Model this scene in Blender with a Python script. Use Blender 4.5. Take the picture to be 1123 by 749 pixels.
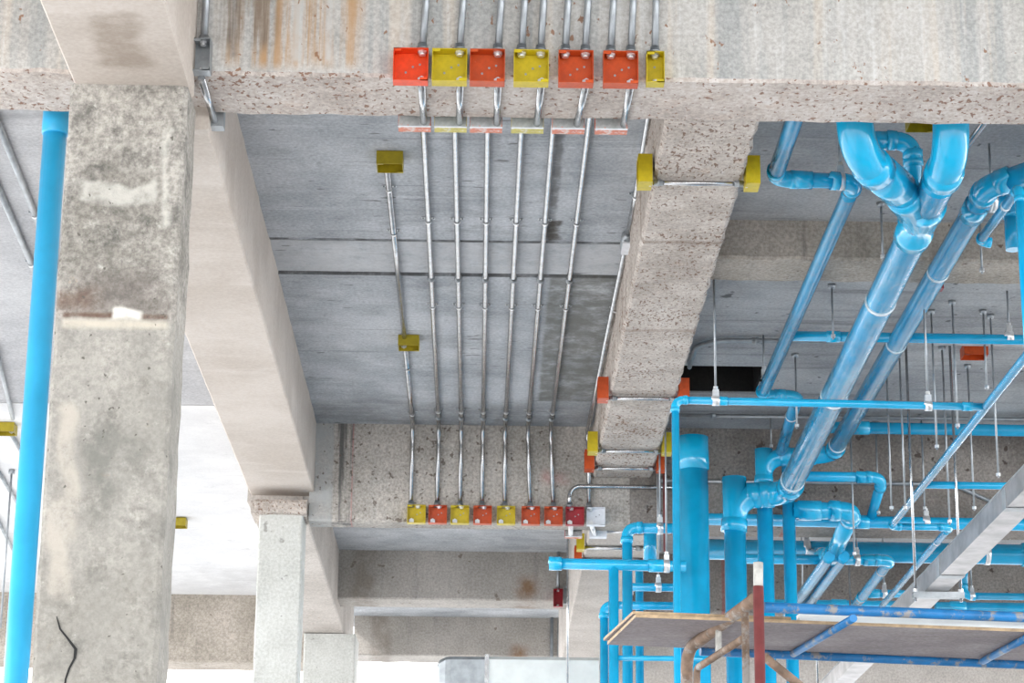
import bpy, bmesh, math, random
from mathutils import Vector, Matrix, noise
from math import sin, cos, tan, pi, radians, sqrt, atan2

for o in list(bpy.data.objects):
    bpy.data.objects.remove(o)
SC = bpy.context.scene
COL = SC.collection
random.seed(7)

# ------------------------------------------------------------------ camera
F, TH, PS, RO = 2600.0, radians(16.6), radians(0.65), 0.010
CZ = 1.6                                    # eye height above the floor
FW = Vector((sin(PS) * cos(TH), cos(PS) * cos(TH), sin(TH)))
R0 = Vector((cos(PS), -sin(PS), 0.0))
U0 = R0.cross(FW)
RT = R0 * cos(RO) + U0 * sin(RO)
UP = U0 * cos(RO) - R0 * sin(RO)
cam_data = bpy.data.cameras.new('camera')
cam_data.sensor_width = 36.0
cam_data.lens = F / 1123.0 * 36.0
cam_data.clip_end = 500
cam = bpy.data.objects.new('camera', cam_data)
COL.objects.link(cam)
M = Matrix((RT, UP, -FW)).transposed().to_4x4()
M.translation = Vector((0, 0, CZ))
cam.matrix_world = M
SC.camera = cam

# ------------------------------------------------------------------ light
SC.view_settings.view_transform = 'Standard'
SC.view_settings.look = 'None'
SC.view_settings.gamma = 1.0
SC.view_settings.use_curve_mapping = False
SC.view_settings.exposure = 0.78
world = bpy.data.worlds.new('overcast_sky')
SC.world = world
world.use_nodes = True
wn = world.node_tree
wn.nodes.clear()
wo = wn.nodes.new('ShaderNodeOutputWorld')
wb = wn.nodes.new('ShaderNodeBackground')
wb.inputs['Color'].default_value = (0.975, 0.99, 1.0, 1)
wb.inputs['Strength'].default_value = 2.6
wtc = wn.nodes.new('ShaderNodeTexCoord')
wsep = wn.nodes.new('ShaderNodeSeparateXYZ')
wn.links.new(wtc.outputs['Generated'], wsep.inputs[0])
wr_ = wn.nodes.new('ShaderNodeMapRange')            # overcast sky, brighter haze towards the horizon
wr_.interpolation_type = 'SMOOTHSTEP'
wr_.inputs[1].default_value = 0.32; wr_.inputs[2].default_value = 0.02
wr_.inputs[3].default_value = 2.0; wr_.inputs[4].default_value = 4.6
wn.links.new(wsep.outputs[2], wr_.inputs[0])
wn.links.new(wr_.outputs[0], wb.inputs['Strength'])
wn.links.new(wb.outputs[0], wo.inputs[0])
sun_d = bpy.data.lights.new('sun', 'SUN')
sun_d.energy = 6.0
sun_d.angle = radians(8)
sun_d.color = (1.0, 0.97, 0.93)
sun = bpy.data.objects.new('sun', sun_d)
COL.objects.link(sun)
sun.rotation_euler = (radians(8), radians(-48), 0)
sun.location = (-8, -6, 12)


# ------------------------------------------------------------------ helpers
def h(v):
    return v + CZ


def P(px, py, x=None, y=None, z=None):
    """world point seen at a pixel of the photo on the plane x=, y= or z= (z above the eye)"""
    d = FW * F + RT * (px - 561.5) + UP * (374.5 - py)
    t = x / d.x if x is not None else (y / d.y if y is not None else z / d.z)
    p = d * t
    return Vector((p.x, p.y, p.z + CZ))


def set_tag(o, label=None, cat=None, group=None, kind=None):
    if label: o['label'] = label
    if cat: o['category'] = cat
    if group: o['group'] = group
    if kind: o['kind'] = kind
    return o


def empty(name, label, cat, loc, group=None, rot=None):
    o = bpy.data.objects.new(name, None)
    o.empty_display_size = 0.05
    COL.objects.link(o)
    m = rot.to_4x4() if rot is not None else Matrix.Identity(4)
    m.translation = Vector(loc)
    o.matrix_world = m
    o['wm'] = [v for r in m for v in r]
    return set_tag(o, label, cat, group)


def wm(o):
    v = list(o['wm'])
    return Matrix((v[0:4], v[4:8], v[8:12], v[12:16]))


class MB:
    def __init__(self):
        self.v, self.f, self.mi, self.sm = [], [], [], []

    def face(self, idx, mi=0, sm=False):
        self.f.append(idx); self.mi.append(mi); self.sm.append(sm)

    def box(self, x0, x1, y0, y1, z0, z1, mi=0, M4=None):
        b = len(self.v)
        for p in ((x0, y0, z0), (x1, y0, z0), (x1, y1, z0), (x0, y1, z0), (x0, y0, z1), (x1, y0, z1), (x1, y1, z1), (x0, y1, z1)):
            p = Vector(p)
            self.v.append(M4 @ p if M4 is not None else p)
        for q in ((0, 3, 2, 1), (4, 5, 6, 7), (0, 1, 5, 4), (1, 2, 6, 5), (2, 3, 7, 6), (3, 0, 4, 7)):
            self.face([b + i for i in q], mi)
        return self

    def ring_sweep(self, pts, radii, n=14, cap=True, mi=0, smooth=True):
        """tube along pts with one radius per point"""
        pts = [Vector(p) for p in pts]
        if not isinstance(radii, (list, tuple)):
            radii = [radii] * len(pts)
        tang = []
        for i in range(len(pts)):
            a = pts[max(i - 1, 0)]; c = pts[min(i + 1, len(pts) - 1)]
            t = c - a
            if t.length < 1e-9:
                t = tang[-1] if tang else Vector((0, 0, 1))
            tang.append(t.normalized())
        t0 = tang[0]
        ref = Vector((0, 0, 1)) if abs(t0.z) < 0.9 else Vector((1, 0, 0))
        nx = t0.cross(ref).normalized()
        base = len(self.v)
        for i, p in enumerate(pts):
            t = tang[i]
            nx = (nx - t * nx.dot(t)).normalized()
            ny = t.cross(nx)
            for k in range(n):
                a = 2 * pi * k / n
                self.v.append(p + (nx * cos(a) + ny * sin(a)) * radii[i])
        for i in range(len(pts) - 1):
            for k in range(n):
                a = base + i * n + k; b = base + i * n + (k + 1) % n
                self.face([a, b, b + n, a + n], mi, smooth)
        if cap:
            self.face([base + k for k in range(n)][::-1], mi)
            e = base + (len(pts) - 1) * n
            self.face([e + k for k in range(n)], mi)
        return self

    def build(self, name, mats, parent=None, local=False):
        if not isinstance(mats, (list, tuple)):
            mats = [mats]
        me = bpy.data.meshes.new(name)
        vv = self.v
        if parent is not None and not local:
            inv = wm(parent).inverted()
            vv = [inv @ p for p in vv]
        me.from_pydata([tuple(p) for p in vv], [], self.f)
        for m in mats:
            me.materials.append(m)
        me.polygons.foreach_set('material_index', self.mi)
        me.polygons.foreach_set('use_smooth', self.sm)
        me.update()
        bm = bmesh.new(); bm.from_mesh(me)
        bmesh.ops.recalc_face_normals(bm, faces=bm.faces)
        bm.to_mesh(me); bm.free()
        o = bpy.data.objects.new(name, me)
        COL.objects.link(o)
        if parent is not None:
            o.parent = parent
            o['wm'] = parent['wm']
        else:
            o['wm'] = [v for r in Matrix.Identity(4) for v in r]
        return o


def fillet(pts, rad, seg=8):
    """polyline with rounded corners; returns (points, arcs) where arcs[i] are the arc points of interior vertex i"""
    pts = [Vector(p) for p in pts]
    out, arcs = [pts[0]], []
    for i in range(1, len(pts) - 1):
        a, b, c = pts[i - 1], pts[i], pts[i + 1]
        u = (a - b); w = (c - b)
        lu, lw = u.length, w.length
        u.normalize(); w.normalize()
        ang = u.angle(w)
        rr = rad[i - 1] if isinstance(rad, (list, tuple)) else rad
        if ang > pi - 0.02 or rr <= 0:
            out.append(b); arcs.append([b]); continue
        d = min(rr / tan(ang / 2), lu * 0.49, lw * 0.49)
        rr = d * tan(ang / 2)
        cen = b + (u + w).normalized() * (rr / sin(ang / 2))
        s = b + u * d; e = b + w * d
        v0 = s - cen; v1 = e - cen
        th = v0.angle(v1)
        arc = []
        for k in range(seg + 1):
            f = k / seg
            arc.append(cen + (v0 * sin((1 - f) * th) + v1 * sin(f * th)) / sin(th))
        out += arc
        arcs.append(arc)
    out.append(pts[-1])
    return out, arcs


# ------------------------------------------------------------------ materials
def new_mat(name):
    m = bpy.data.materials.new(name)
    m.use_nodes = True
    nt = m.node_tree
    b = nt.nodes['Principled BSDF']
    return m, nt, b


def N(nt, t, **kw):
    n = nt.nodes.new(t)
    for k, v in kw.items():
        if k in n.inputs:
            n.inputs[k].default_value = v
        else:
            setattr(n, k, v)
    return n


def mixc(nt, fac, a, b, blend='MIX'):
    n = nt.nodes.new('ShaderNodeMix')
    n.data_type = 'RGBA'; n.blend_type = blend
    for sock, val in ((n.inputs[0], fac), (n.inputs[6], a), (n.inputs[7], b)):
        if hasattr(val, 'node'):
            nt.links.new(val, sock)
        elif isinstance(val, (tuple, list)):
            sock.default_value = (*val[:3], 1)
        else:
            sock.default_value = val
    return n.outputs[2]


def math_n(nt, op, a, b=None, c=None, clamp=False):
    n = nt.nodes.new('ShaderNodeMath'); n.operation = op; n.use_clamp = clamp
    for i, val in enumerate((a, b, c)):
        if val is None: continue
        if hasattr(val, 'node'):
            nt.links.new(val, n.inputs[i])
        else:
            n.inputs[i].default_value = val
    return n.outputs[0]


def ramp(nt, val, lo, hi):
    n = nt.nodes.new('ShaderNodeMapRange')
    n.interpolation_type = 'SMOOTHSTEP'
    nt.links.new(val, n.inputs[0])
    n.inputs[1].default_value = lo; n.inputs[2].default_value = hi
    return n.outputs[0]


def coords(nt, scale=(1, 1, 1), loc=(0, 0, 0)):
    tc = nt.nodes.new('ShaderNodeTexCoord')
    mp = nt.nodes.new('ShaderNodeMapping')
    mp.inputs['Scale'].default_value = scale
    mp.inputs['Location'].default_value = loc
    nt.links.new(tc.outputs['Object'], mp.inputs[0])
    return mp.outputs[0]


def noise_n(nt, vec, scale, detail=4, rough=0.6):
    n = nt.nodes.new('ShaderNodeTexNoise')
    nt.links.new(vec, n.inputs['Vector'])
    n.inputs['Scale'].default_value = scale
    n.inputs['Detail'].default_value = detail
    n.inputs['Roughness'].default_value = rough
    return n.outputs['Fac']


def boxmask(nt, lo, hi, soft=0.02, wob=0.0):
    """1 inside a box of object space (None leaves an axis free)"""
    tc = nt.nodes.new('ShaderNodeTexCoord')
    sp = nt.nodes.new('ShaderNodeSeparateXYZ')
    src = tc.outputs['Object']
    if wob:
        nz = nt.nodes.new('ShaderNodeTexNoise'); nz.inputs['Scale'].default_value = 6
        nz.inputs['Detail'].default_value = 5
        nt.links.new(src, nz.inputs['Vector'])
        va = nt.nodes.new('ShaderNodeVectorMath'); va.operation = 'SUBTRACT'
        nt.links.new(nz.outputs['Color'], va.inputs[0]); va.inputs[1].default_value = (.5, .5, .5)
        vs = nt.nodes.new('ShaderNodeVectorMath'); vs.operation = 'SCALE'
        nt.links.new(va.outputs[0], vs.inputs[0]); vs.inputs['Scale'].default_value = wob
        vb = nt.nodes.new('ShaderNodeVectorMath'); vb.operation = 'ADD'
        nt.links.new(src, vb.inputs[0]); nt.links.new(vs.outputs[0], vb.inputs[1])
        src = vb.outputs[0]
    nt.links.new(src, sp.inputs[0])
    res = None
    for i in range(3):
        for val, sgn in ((lo[i], 1), (hi[i], -1)):
            if val is None: continue
            d = math_n(nt, 'SUBTRACT', sp.outputs[i], val) if sgn > 0 else math_n(nt, 'SUBTRACT', val, sp.outputs[i])
            m = ramp(nt, d, -soft, soft)
            res = m if res is None else math_n(nt, 'MULTIPLY', res, m)
    return res


def concrete(name, lo, hi, scale=2.0, fine=0.25, pits=0.0, pit_col=(0.12, 0.07, 0.045), pit_scale=26, pit_stretch=(1, 1, 1),
             streak=None, patches=(), grime=None, bump=0.25, blotch=None, rough=0.85):
    m, nt, b = new_mat(name)
    v = coords(nt)
    big = noise_n(nt, v, scale, 6, 0.65)
    c = mixc(nt, ramp(nt, big, 0.32, 0.68), lo, hi)
    if streak:                         # (mapping scale, colour, lo, hi, strength)
        for sc, colr, a, z, st in streak:
            s = noise_n(nt, coords(nt, sc), 1.0, 5, 0.6)
            c = mixc(nt, math_n(nt, 'MULTIPLY', ramp(nt, s, a, z), st), c, colr)
    if blotch:                         # (scale, colour, lo, hi, strength)
        for sc, colr, a, z, st in blotch:
            s = noise_n(nt, coords(nt, (1, 1, 1), (sc, 3.1 * sc, 1.7)), sc, 8, 0.72)
            c = mixc(nt, math_n(nt, 'MULTIPLY', ramp(nt, s, a, z), st), c, colr)
    fn = noise_n(nt, v, 70, 4, 0.7)
    c = mixc(nt, fine, c, mixc(nt, ramp(nt, fn, 0.3, 0.7), (0.12, 0.12, 0.12), (0.9, 0.9, 0.9)), 'OVERLAY')
    for lo_, hi_, colr, st, soft, wob in patches:
        msk = boxmask(nt, lo_, hi_, soft, abs(wob))
        nn = ramp(nt, noise_n(nt, coords(nt, (26, 26, 1.1)), 1.0, 5, 0.65), 0.40, 0.62) if wob < 0 else ramp(nt, noise_n(nt, v, 9, 6, 0.7), 0.2, 0.6)
        c = mixc(nt, math_n(nt, 'MULTIPLY', math_n(nt, 'MULTIPLY', msk, nn), st), c, colr)
    hgt = math_n(nt, 'MULTIPLY', fn, 0.35)
    if pits:
        vv = coords(nt, pit_stretch)
        pn = noise_n(nt, vv, pit_scale, 2.5, 0.55)
        lf = noise_n(nt, coords(nt, (1, 1, 1), (3.3, 7.1, 2.2)), 2.6, 4, 0.65)
        pn = math_n(nt, 'ADD', pn, math_n(nt, 'MULTIPLY_ADD', lf, 0.30, -0.15))
        thr = 0.72 - 0.26 * pits
        pm = ramp(nt, pn, thr, thr + 0.05)
        c = mixc(nt, math_n(nt, 'MULTIPLY', pm, 0.85), c, pit_col)
        hgt = math_n(nt, 'SUBTRACT', hgt, math_n(nt, 'MULTIPLY', pm, 0.9))
    nt.links.new(c, b.inputs['Base Color'])
    b.inputs['Roughness'].default_value = rough
    b.inputs['Specular IOR Level'].default_value = 0.2
    bp = nt.nodes.new('ShaderNodeBump')
    bp.inputs['Strength'].default_value = bump
    bp.inputs['Distance'].default_value = 0.02
    nt.links.new(hgt, bp.inputs['Height'])
    nt.links.new(bp.outputs[0], b.inputs['Normal'])
    return m


def simple(name, col, rough=0.4, metal=0.0, var=0.0, var_scale=30, coat=0.0, wear=None):
    m, nt, b = new_mat(name)
    b.inputs['Base Color'].default_value = (*col, 1)
    b.inputs['Roughness'].default_value = rough
    b.inputs['Metallic'].default_value = metal
    if coat:
        b.inputs['Coat Weight'].default_value = coat
        b.inputs['Coat Roughness'].default_value = 0.08
    v = coords(nt)
    c = None
    if var:
        n = noise_n(nt, v, var_scale, 4, 0.6)
        c = mixc(nt, ramp(nt, n, 0.3, 0.7), tuple(x * (1 - var) for x in col), tuple(min(1, x * (1 + var)) for x in col))
    if wear:                           # (scale, colour, lo, hi)
        sc, wc, a, z = wear
        n = noise_n(nt, v, sc, 6, 0.7)
        c = mixc(nt, ramp(nt, n, a, z), c if c is not None else col, wc)
    if c is not None:
        nt.links.new(c, b.inputs['Base Color'])
    return m


MAT = {}
# ceilings
MAT['slab'] = concrete('grey_slab_concrete', (0.31, 0.33, 0.352), (0.49, 0.505, 0.53), 1.9, 0.22, pits=0.10, pit_col=(0.17, 0.17, 0.17), pit_scale=22, pit_stretch=(0.4, 1.5, 1),
                       streak=[((2.5, 5, 1), (0.22, 0.23, 0.245), 0.52, 0.72, 0.5), ((1.2, 26, 1), (0.60, 0.62, 0.64), 0.56, 0.75, 0.45), ((1.5, 40, 1), (0.16, 0.165, 0.17), 0.62, 0.70, 0.45)],
                       blotch=[(3.5, (0.56, 0.575, 0.59), 0.52, 0.70, 0.55), (6, (0.17, 0.175, 0.18), 0.60, 0.74, 0.55)],
                       patches=[((None, 9.02, None), (None, 9.44, None), (0.54, 0.54, 0.55), 0.6, 0.01, 0.01),
                                ((None, 8.985, None), (None, 9.012, None), (0.05, 0.05, 0.05), 0.9, 0.004, 0.01),
                                ((None, 9.44, None), (None, 9.456, None), (0.06, 0.06, 0.06), 0.8, 0.004, 0.008),
                                ((0.262, 9.45, None), (0.60, 11.43, None), (0.13, 0.13, 0.115), 0.8, 0.012, 0.02),
                                ((0.235, 7.0, None), (0.265, 9.0, None), (0.13, 0.13, 0.13), 0.75, 0.008, 0.03),
                                ((0.225, 8.74, None), (0.285, 8.98, None), (0.06, 0.05, 0.04), 0.9, 0.012, 0.09),
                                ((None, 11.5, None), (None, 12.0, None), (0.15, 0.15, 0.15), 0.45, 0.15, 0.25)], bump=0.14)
MAT['slab_right'] = concrete('dull_grey_slab_concrete', (0.27, 0.275, 0.285), (0.45, 0.455, 0.46), 1.4, 0.2, pits=0.15, pit_col=(0.1, 0.1, 0.1), pit_scale=14,
                             streak=[((0.9, 12, 1), (0.15, 0.15, 0.155), 0.52, 0.75, 0.7), ((1.0, 26, 1), (0.5, 0.5, 0.5), 0.6, 0.78, 0.5)], bump=0.12)
MAT['slab_pale'] = concrete('pale_slab_concrete', (0.42, 0.42, 0.435), (0.56, 0.56, 0.57), 1.8, 0.2,
                            streak=[((1.2, 22, 1), (0.36, 0.36, 0.37), 0.58, 0.75, 0.6)],
                            patches=[((-1.75, 6.9, None), (-1.35, 7.75, None), (0.30, 0.30, 0.31), 0.7, 0.03, 0.2)], bump=0.1)
MAT['slab_daylight'] = concrete('daylight_tinted_slab', (0.66, 0.66, 0.67), (0.78, 0.78, 0.785), 2.0, 0.12, blotch=[(5, (0.40, 0.40, 0.41), 0.56, 0.72, 0.5)],  # lighter colour stands in for daylight on the far left ceiling
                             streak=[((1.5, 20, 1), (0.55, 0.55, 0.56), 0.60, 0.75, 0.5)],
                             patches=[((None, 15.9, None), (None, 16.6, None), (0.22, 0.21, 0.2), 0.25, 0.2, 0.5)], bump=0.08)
# beams and columns
MAT['front_face'] = concrete('stained_beam_face', (0.42, 0.405, 0.38), (0.60, 0.575, 0.54), 1.8, 0.25, pits=0.16, pit_col=(0.30, 0.15, 0.08), pit_scale=34, pit_stretch=(1.2, 1.2, 0.8),
                             streak=[((9, 9, 0.35), (0.36, 0.37, 0.365), 0.46, 0.62, 0.75), ((14, 14, 0.5), (0.64, 0.56, 0.47), 0.54, 0.70, 0.6), ((26, 26, 0.8), (0.70, 0.69, 0.67), 0.55, 0.72, 0.55)],
                             patches=[((-0.80, None, h(2.835)), (-0.40, None, None), (0.50, 0.29, 0.13), 0.85, 0.03, -0.05),
                                      ((-0.82, None, h(2.90)), (-0.66, None, None), (0.13, 0.13, 0.125), 0.75, 0.03, -0.04),
                                      ((-0.79, None, h(2.86)), (-0.765, None, None), (0.16, 0.15, 0.14), 0.6, 0.012, 0.03),
                                      ((-0.60, None, h(2.85)), (-0.57, None, None), (0.58, 0.58, 0.56), 0.8, 0.012, 0.03),
                                      ((-0.50, None, h(2.85)), (-0.48, None, None), (0.62, 0.61, 0.59), 0.8, 0.012, 0.03)], bump=0.25)
MAT['front_soffit'] = concrete('pitted_pink_beam', (0.47, 0.41, 0.37), (0.66, 0.60, 0.555), 4.0, 0.3, pits=0.44, pit_col=(0.26, 0.135, 0.085), pit_scale=80, pit_stretch=(0.7, 0.5, 1.2), blotch=[(7, (0.62, 0.50, 0.42), 0.52, 0.68, 0.5), (11, (0.72, 0.70, 0.68), 0.56, 0.70, 0.5)], bump=0.5)
MAT['plaster'] = concrete('smooth_beige_plaster', (0.53, 0.465, 0.41), (0.64, 0.575, 0.52), 1.6, 0.10,
                          streak=[((2.5, 9, 4), (0.70, 0.64, 0.59), 0.52, 0.75, 0.5)], bump=0.06,
                          patches=[((-1.12, 6.05, None), (-0.98, 6.42, None), (0.26, 0.20, 0.15), 0.55, 0.03, 0.16)])
MAT['column_old'] = concrete('weathered_column_concrete', (0.22, 0.205, 0.18), (0.385, 0.36, 0.325), 3.0, 0.4, pits=0.10, pit_col=(0.11, 0.10, 0.085), pit_scale=40,
                             blotch=[(8, (0.115, 0.11, 0.10), 0.50, 0.64, 0.7), (4.5, (0.48, 0.45, 0.405), 0.53, 0.68, 0.7), (20, (0.52, 0.50, 0.455), 0.58, 0.68, 0.6), (15, (0.42, 0.27, 0.16), 0.64, 0.74, 0.6)],
                             patches=[((None, None, None), (None, None, h(2.0)), (0.325, 0.31, 0.28), 0.6, 0.01, 0.05),
                                      ((-1.17, None, h(2.01)), (-0.92, None, h(2.16)), (0.12, 0.10, 0.09), 0.7, 0.05, 0.2),
                                      ((-1.24, None, h(2.02)), (-1.12, None, h(2.10)), (0.16, 0.09, 0.06), 0.6, 0.03, 0.15),
                                      ((-1.22, None, h(2.005)), (-0.92, None, h(2.02)), (0.13, 0.07, 0.045), 0.8, 0.006, 0.03),
                                      ((-1.22, None, h(1.975)), (-0.92, None, h(2.0)), (0.62, 0.56, 0.46), 0.7, 0.01, 0.03),
                                      ((-1.08, None, h(2.0)), (-1.00, None, h(2.03)), (0.78, 0.75, 0.68), 0.95, 0.008, 0.06),
                                      ((-0.95, None, h(2.3)), (-0.93, None, h(2.6)), (0.66, 0.64, 0.58), 0.7, 0.012, 0.12),
                                      ((-1.2, None, h(2.37)), (-0.98, None, h(2.43)), (0.60, 0.58, 0.53), 0.7, 0.012, 0.12),
                                      ((-1.22, None, h(1.2)), (-1.16, None, h(1.75)), (0.50, 0.45, 0.39), 0.7, 0.015, 0.16),
                                      ((-1.14, None, h(1.38)), (-1.0, None, h(1.68)), (0.14, 0.14, 0.125), 0.7, 0.06, 0.3)], bump=0.4)
MAT['column_pale'] = concrete('pale_column_concrete', (0.49, 0.49, 0.46), (0.60, 0.60, 0.57), 3.0, 0.2, pits=0.08, pit_col=(0.3, 0.29, 0.27), pit_scale=22, bump=0.2)
MAT['rear_face'] = concrete('brown_grey_beam_concrete', (0.33, 0.305, 0.275), (0.50, 0.46, 0.42), 2.6, 0.35, pits=0.3, pit_col=(0.15, 0.12, 0.10), pit_scale=34,
                            streak=[((22, 22, 1.5), (0.34, 0.33, 0.31), 0.52, 0.72, 0.5)], blotch=[(7, (0.58, 0.545, 0.50), 0.54, 0.70, 0.6)],
                            patches=[((None, None, None), (-0.785, None, None), (0.40, 0.41, 0.41), 0.85, 0.01, 0.03),
                                     ((-0.785, None, None), (-0.68, None, None), (0.09, 0.09, 0.09), 0.85, 0.012, -0.03),
                                     ((-0.685, None, None), (-0.679, None, None), (0.6, 0.2, 0.2), 0.5, 0.003, 0.006),
                                     ((0.30, None, h(2.80)), (0.42, None, h(2.86)), (0.6, 0.22, 0.2), 0.35, 0.03, 0.08)], bump=0.35)
MAT['beam_two'] = concrete('rough_pitted_beam', (0.41, 0.36, 0.32), (0.61, 0.55, 0.50), 3.6, 0.3, pits=0.50, pit_col=(0.20, 0.115, 0.075), pit_scale=85, pit_stretch=(1.1, 0.55, 1), bump=0.55, blotch=[(6, (0.66, 0.61, 0.56), 0.54, 0.70, 0.6), (9, (0.55, 0.42, 0.34), 0.57, 0.70, 0.5)],
                           patches=[((None, 8.17, None), (None, 8.21, None), (0.25, 0.19, 0.15), 0.6, 0.012, 0.03),
                                    ((None, 9.29, None), (None, 9.33, None), (0.28, 0.2, 0.16), 0.6, 0.012, 0.03)])
MAT['far_face'] = concrete('far_beam_concrete', (0.34, 0.32, 0.295), (0.46, 0.43, 0.40), 2.0, 0.25, pits=0.1, pit_col=(0.2, 0.17, 0.14), pit_scale=16,
                           streak=[((10, 10, 0.9), (0.26, 0.25, 0.24), 0.54, 0.75, 0.7)],
                           patches=[((0.22, None, h(2.80)), (0.34, None, h(2.94)), (0.20, 0.09, 0.02), 0.8, 0.05, 0.08),
                                    ((-0.85, None, None), (-0.70, None, None), (0.17, 0.14, 0.11), 0.5, 0.04, 0.1)], bump=0.2)
MAT['far_pale'] = concrete('pale_pink_beam_concrete', (0.44, 0.40, 0.365), (0.58, 0.535, 0.495), 2.4, 0.25, pits=0.1, pit_col=(0.36, 0.28, 0.22), pit_scale=20, bump=0.2)
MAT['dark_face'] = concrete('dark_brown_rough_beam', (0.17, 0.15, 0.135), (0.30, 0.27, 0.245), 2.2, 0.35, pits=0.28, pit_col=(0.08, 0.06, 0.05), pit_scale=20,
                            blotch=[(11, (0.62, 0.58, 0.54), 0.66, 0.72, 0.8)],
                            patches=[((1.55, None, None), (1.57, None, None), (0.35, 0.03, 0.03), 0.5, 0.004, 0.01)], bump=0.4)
MAT['right_face'] = concrete('streaked_beam_concrete', (0.33, 0.295, 0.25), (0.46, 0.41, 0.36), 2.6, 0.3, pits=0.1, pit_scale=24,
                             streak=[((18, 18, 1.2), (0.20, 0.18, 0.16), 0.55, 0.75, 0.7)], bump=0.25)
MAT['floor'] = concrete('dusty_floor_concrete', (0.33, 0.335, 0.345), (0.43, 0.435, 0.445), 0.6, 0.2, bump=0.1)
MAT['shaft'] = concrete('shade_black_shaft', (0.012, 0.012, 0.012), (0.024, 0.022, 0.02), 2.0, 0.2, bump=0.1)  # near-black colour paints the shade inside the ceiling opening
# metals, plastics, paint, wood
MAT['pvc'] = simple('blue_pvc', (0.006, 0.38, 0.67), 0.25, 0, 0.10, 6, 0.5)
MAT['pvc_fit'] = simple('blue_pvc_fitting', (0.008, 0.42, 0.71), 0.2, 0, 0.06, 8, 0.6)
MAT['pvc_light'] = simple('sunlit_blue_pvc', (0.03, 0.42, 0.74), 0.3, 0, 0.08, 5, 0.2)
MAT['tape'] = simple('clear_tape', (0.72, 0.84, 0.90), 0.2, 0, 0.1, 60, 0.5)
MAT['galv'] = simple('galvanized_steel', (0.50, 0.51, 0.52), 0.24, 1.0, 0.16, 24)
MAT['galv_dull'] = simple('dull_zinc_steel', (0.36, 0.385, 0.405), 0.42, 0.75, 0.16, 16)
MAT['tray_zinc'] = simple('spangled_zinc_sheet', (0.34, 0.33, 0.335), 0.36, 0.7, 0.25, 9)
MAT['bright'] = simple('bright_zinc', (0.80, 0.81, 0.82), 0.28, 0.7, 0.08, 40)
MAT['duct'] = simple('galvanized_duct_sheet', (0.68, 0.71, 0.70), 0.42, 0.45, 0.08, 5)
MAT['dark'] = simple('black_hole', (0.012, 0.012, 0.012), 0.8)
MAT['orange'] = simple('orange_paint', (0.52, 0.066, 0.005), 0.45, 0, 0.12, 40, 0, (60, (0.80, 0.42, 0.30), 0.66, 0.74))
MAT['red_orange'] = simple('bright_red_orange_paint', (0.78, 0.06, 0.004), 0.42, 0, 0.1, 40, 0, (60, (0.85, 0.40, 0.28), 0.68, 0.76))
MAT['yellow'] = simple('yellow_paint', (0.55, 0.42, 0.004), 0.42, 0, 0.10, 40, 0, (60, (0.70, 0.62, 0.35), 0.66, 0.74))
MAT['dull_yellow'] = simple('dull_yellow_paint', (0.36, 0.28, 0.006), 0.5, 0, 0.12, 40)
MAT['crimson'] = simple('dark_red_paint', (0.36, 0.008, 0.02), 0.42, 0, 0.12, 40)
MAT['white'] = simple('white_paint', (0.74, 0.76, 0.80), 0.42, 0, 0.06, 40)
MAT['overspray_o'] = simple('orange_oversprayed_zinc', (0.44, 0.46, 0.46), 0.45, 0.5, 0.15, 50, 0, (55, (0.75, 0.25, 0.14), 0.58, 0.66))
MAT['overspray_y'] = simple('yellow_oversprayed_zinc', (0.44, 0.47, 0.45), 0.45, 0.5, 0.15, 50, 0, (55, (0.62, 0.58, 0.20), 0.60, 0.68))
MAT['pale_orange'] = simple('faded_orange_overspray', (0.62, 0.20, 0.12), 0.5, 0, 0.15, 40, 0, (45, (0.66, 0.55, 0.50), 0.50, 0.60))
MAT['pale_yellow'] = simple('faded_yellow_overspray', (0.52, 0.45, 0.10), 0.5, 0, 0.15, 40, 0, (45, (0.62, 0.60, 0.45), 0.52, 0.62))
MAT['scaf_blue'] = simple('worn_blue_paint', (0.008, 0.15, 0.38), 0.45, 0, 0.2, 14, 0, (18, (0.26, 0.25, 0.24), 0.53, 0.63))
MAT['rust'] = simple('rusty_tube', (0.20, 0.135, 0.095), 0.65, 0.2, 0.35, 22, 0, (14, (0.33, 0.31, 0.29), 0.50, 0.64))
MAT['redpost'] = simple('oxide_red_paint', (0.19, 0.045, 0.045), 0.55, 0, 0.15, 20)
MAT['greypost'] = simple('weathered_grey_steel', (0.45, 0.44, 0.41), 0.7, 0.1, 0.25, 30)
MAT['ply'] = concrete('grey_plywood', (0.26, 0.23, 0.235), (0.40, 0.36, 0.36), 2.0, 0.2, streak=[((1.5, 12, 4), (0.26, 0.23, 0.22), 0.50, 0.72, 0.7), ((2, 26, 4), (0.58, 0.53, 0.51), 0.58, 0.75, 0.5)], bump=0.1)
MAT['plyedge'] = simple('bare_plywood_edge', (0.42, 0.30, 0.18), 0.7, 0, 0.25, 30)
MAT['bright_gap'] = simple('bright_background_strip', (0.80, 0.82, 0.80), 0.5, 0, 0.06, 10)  # pale colour stands in for bright background between tube and board


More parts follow.
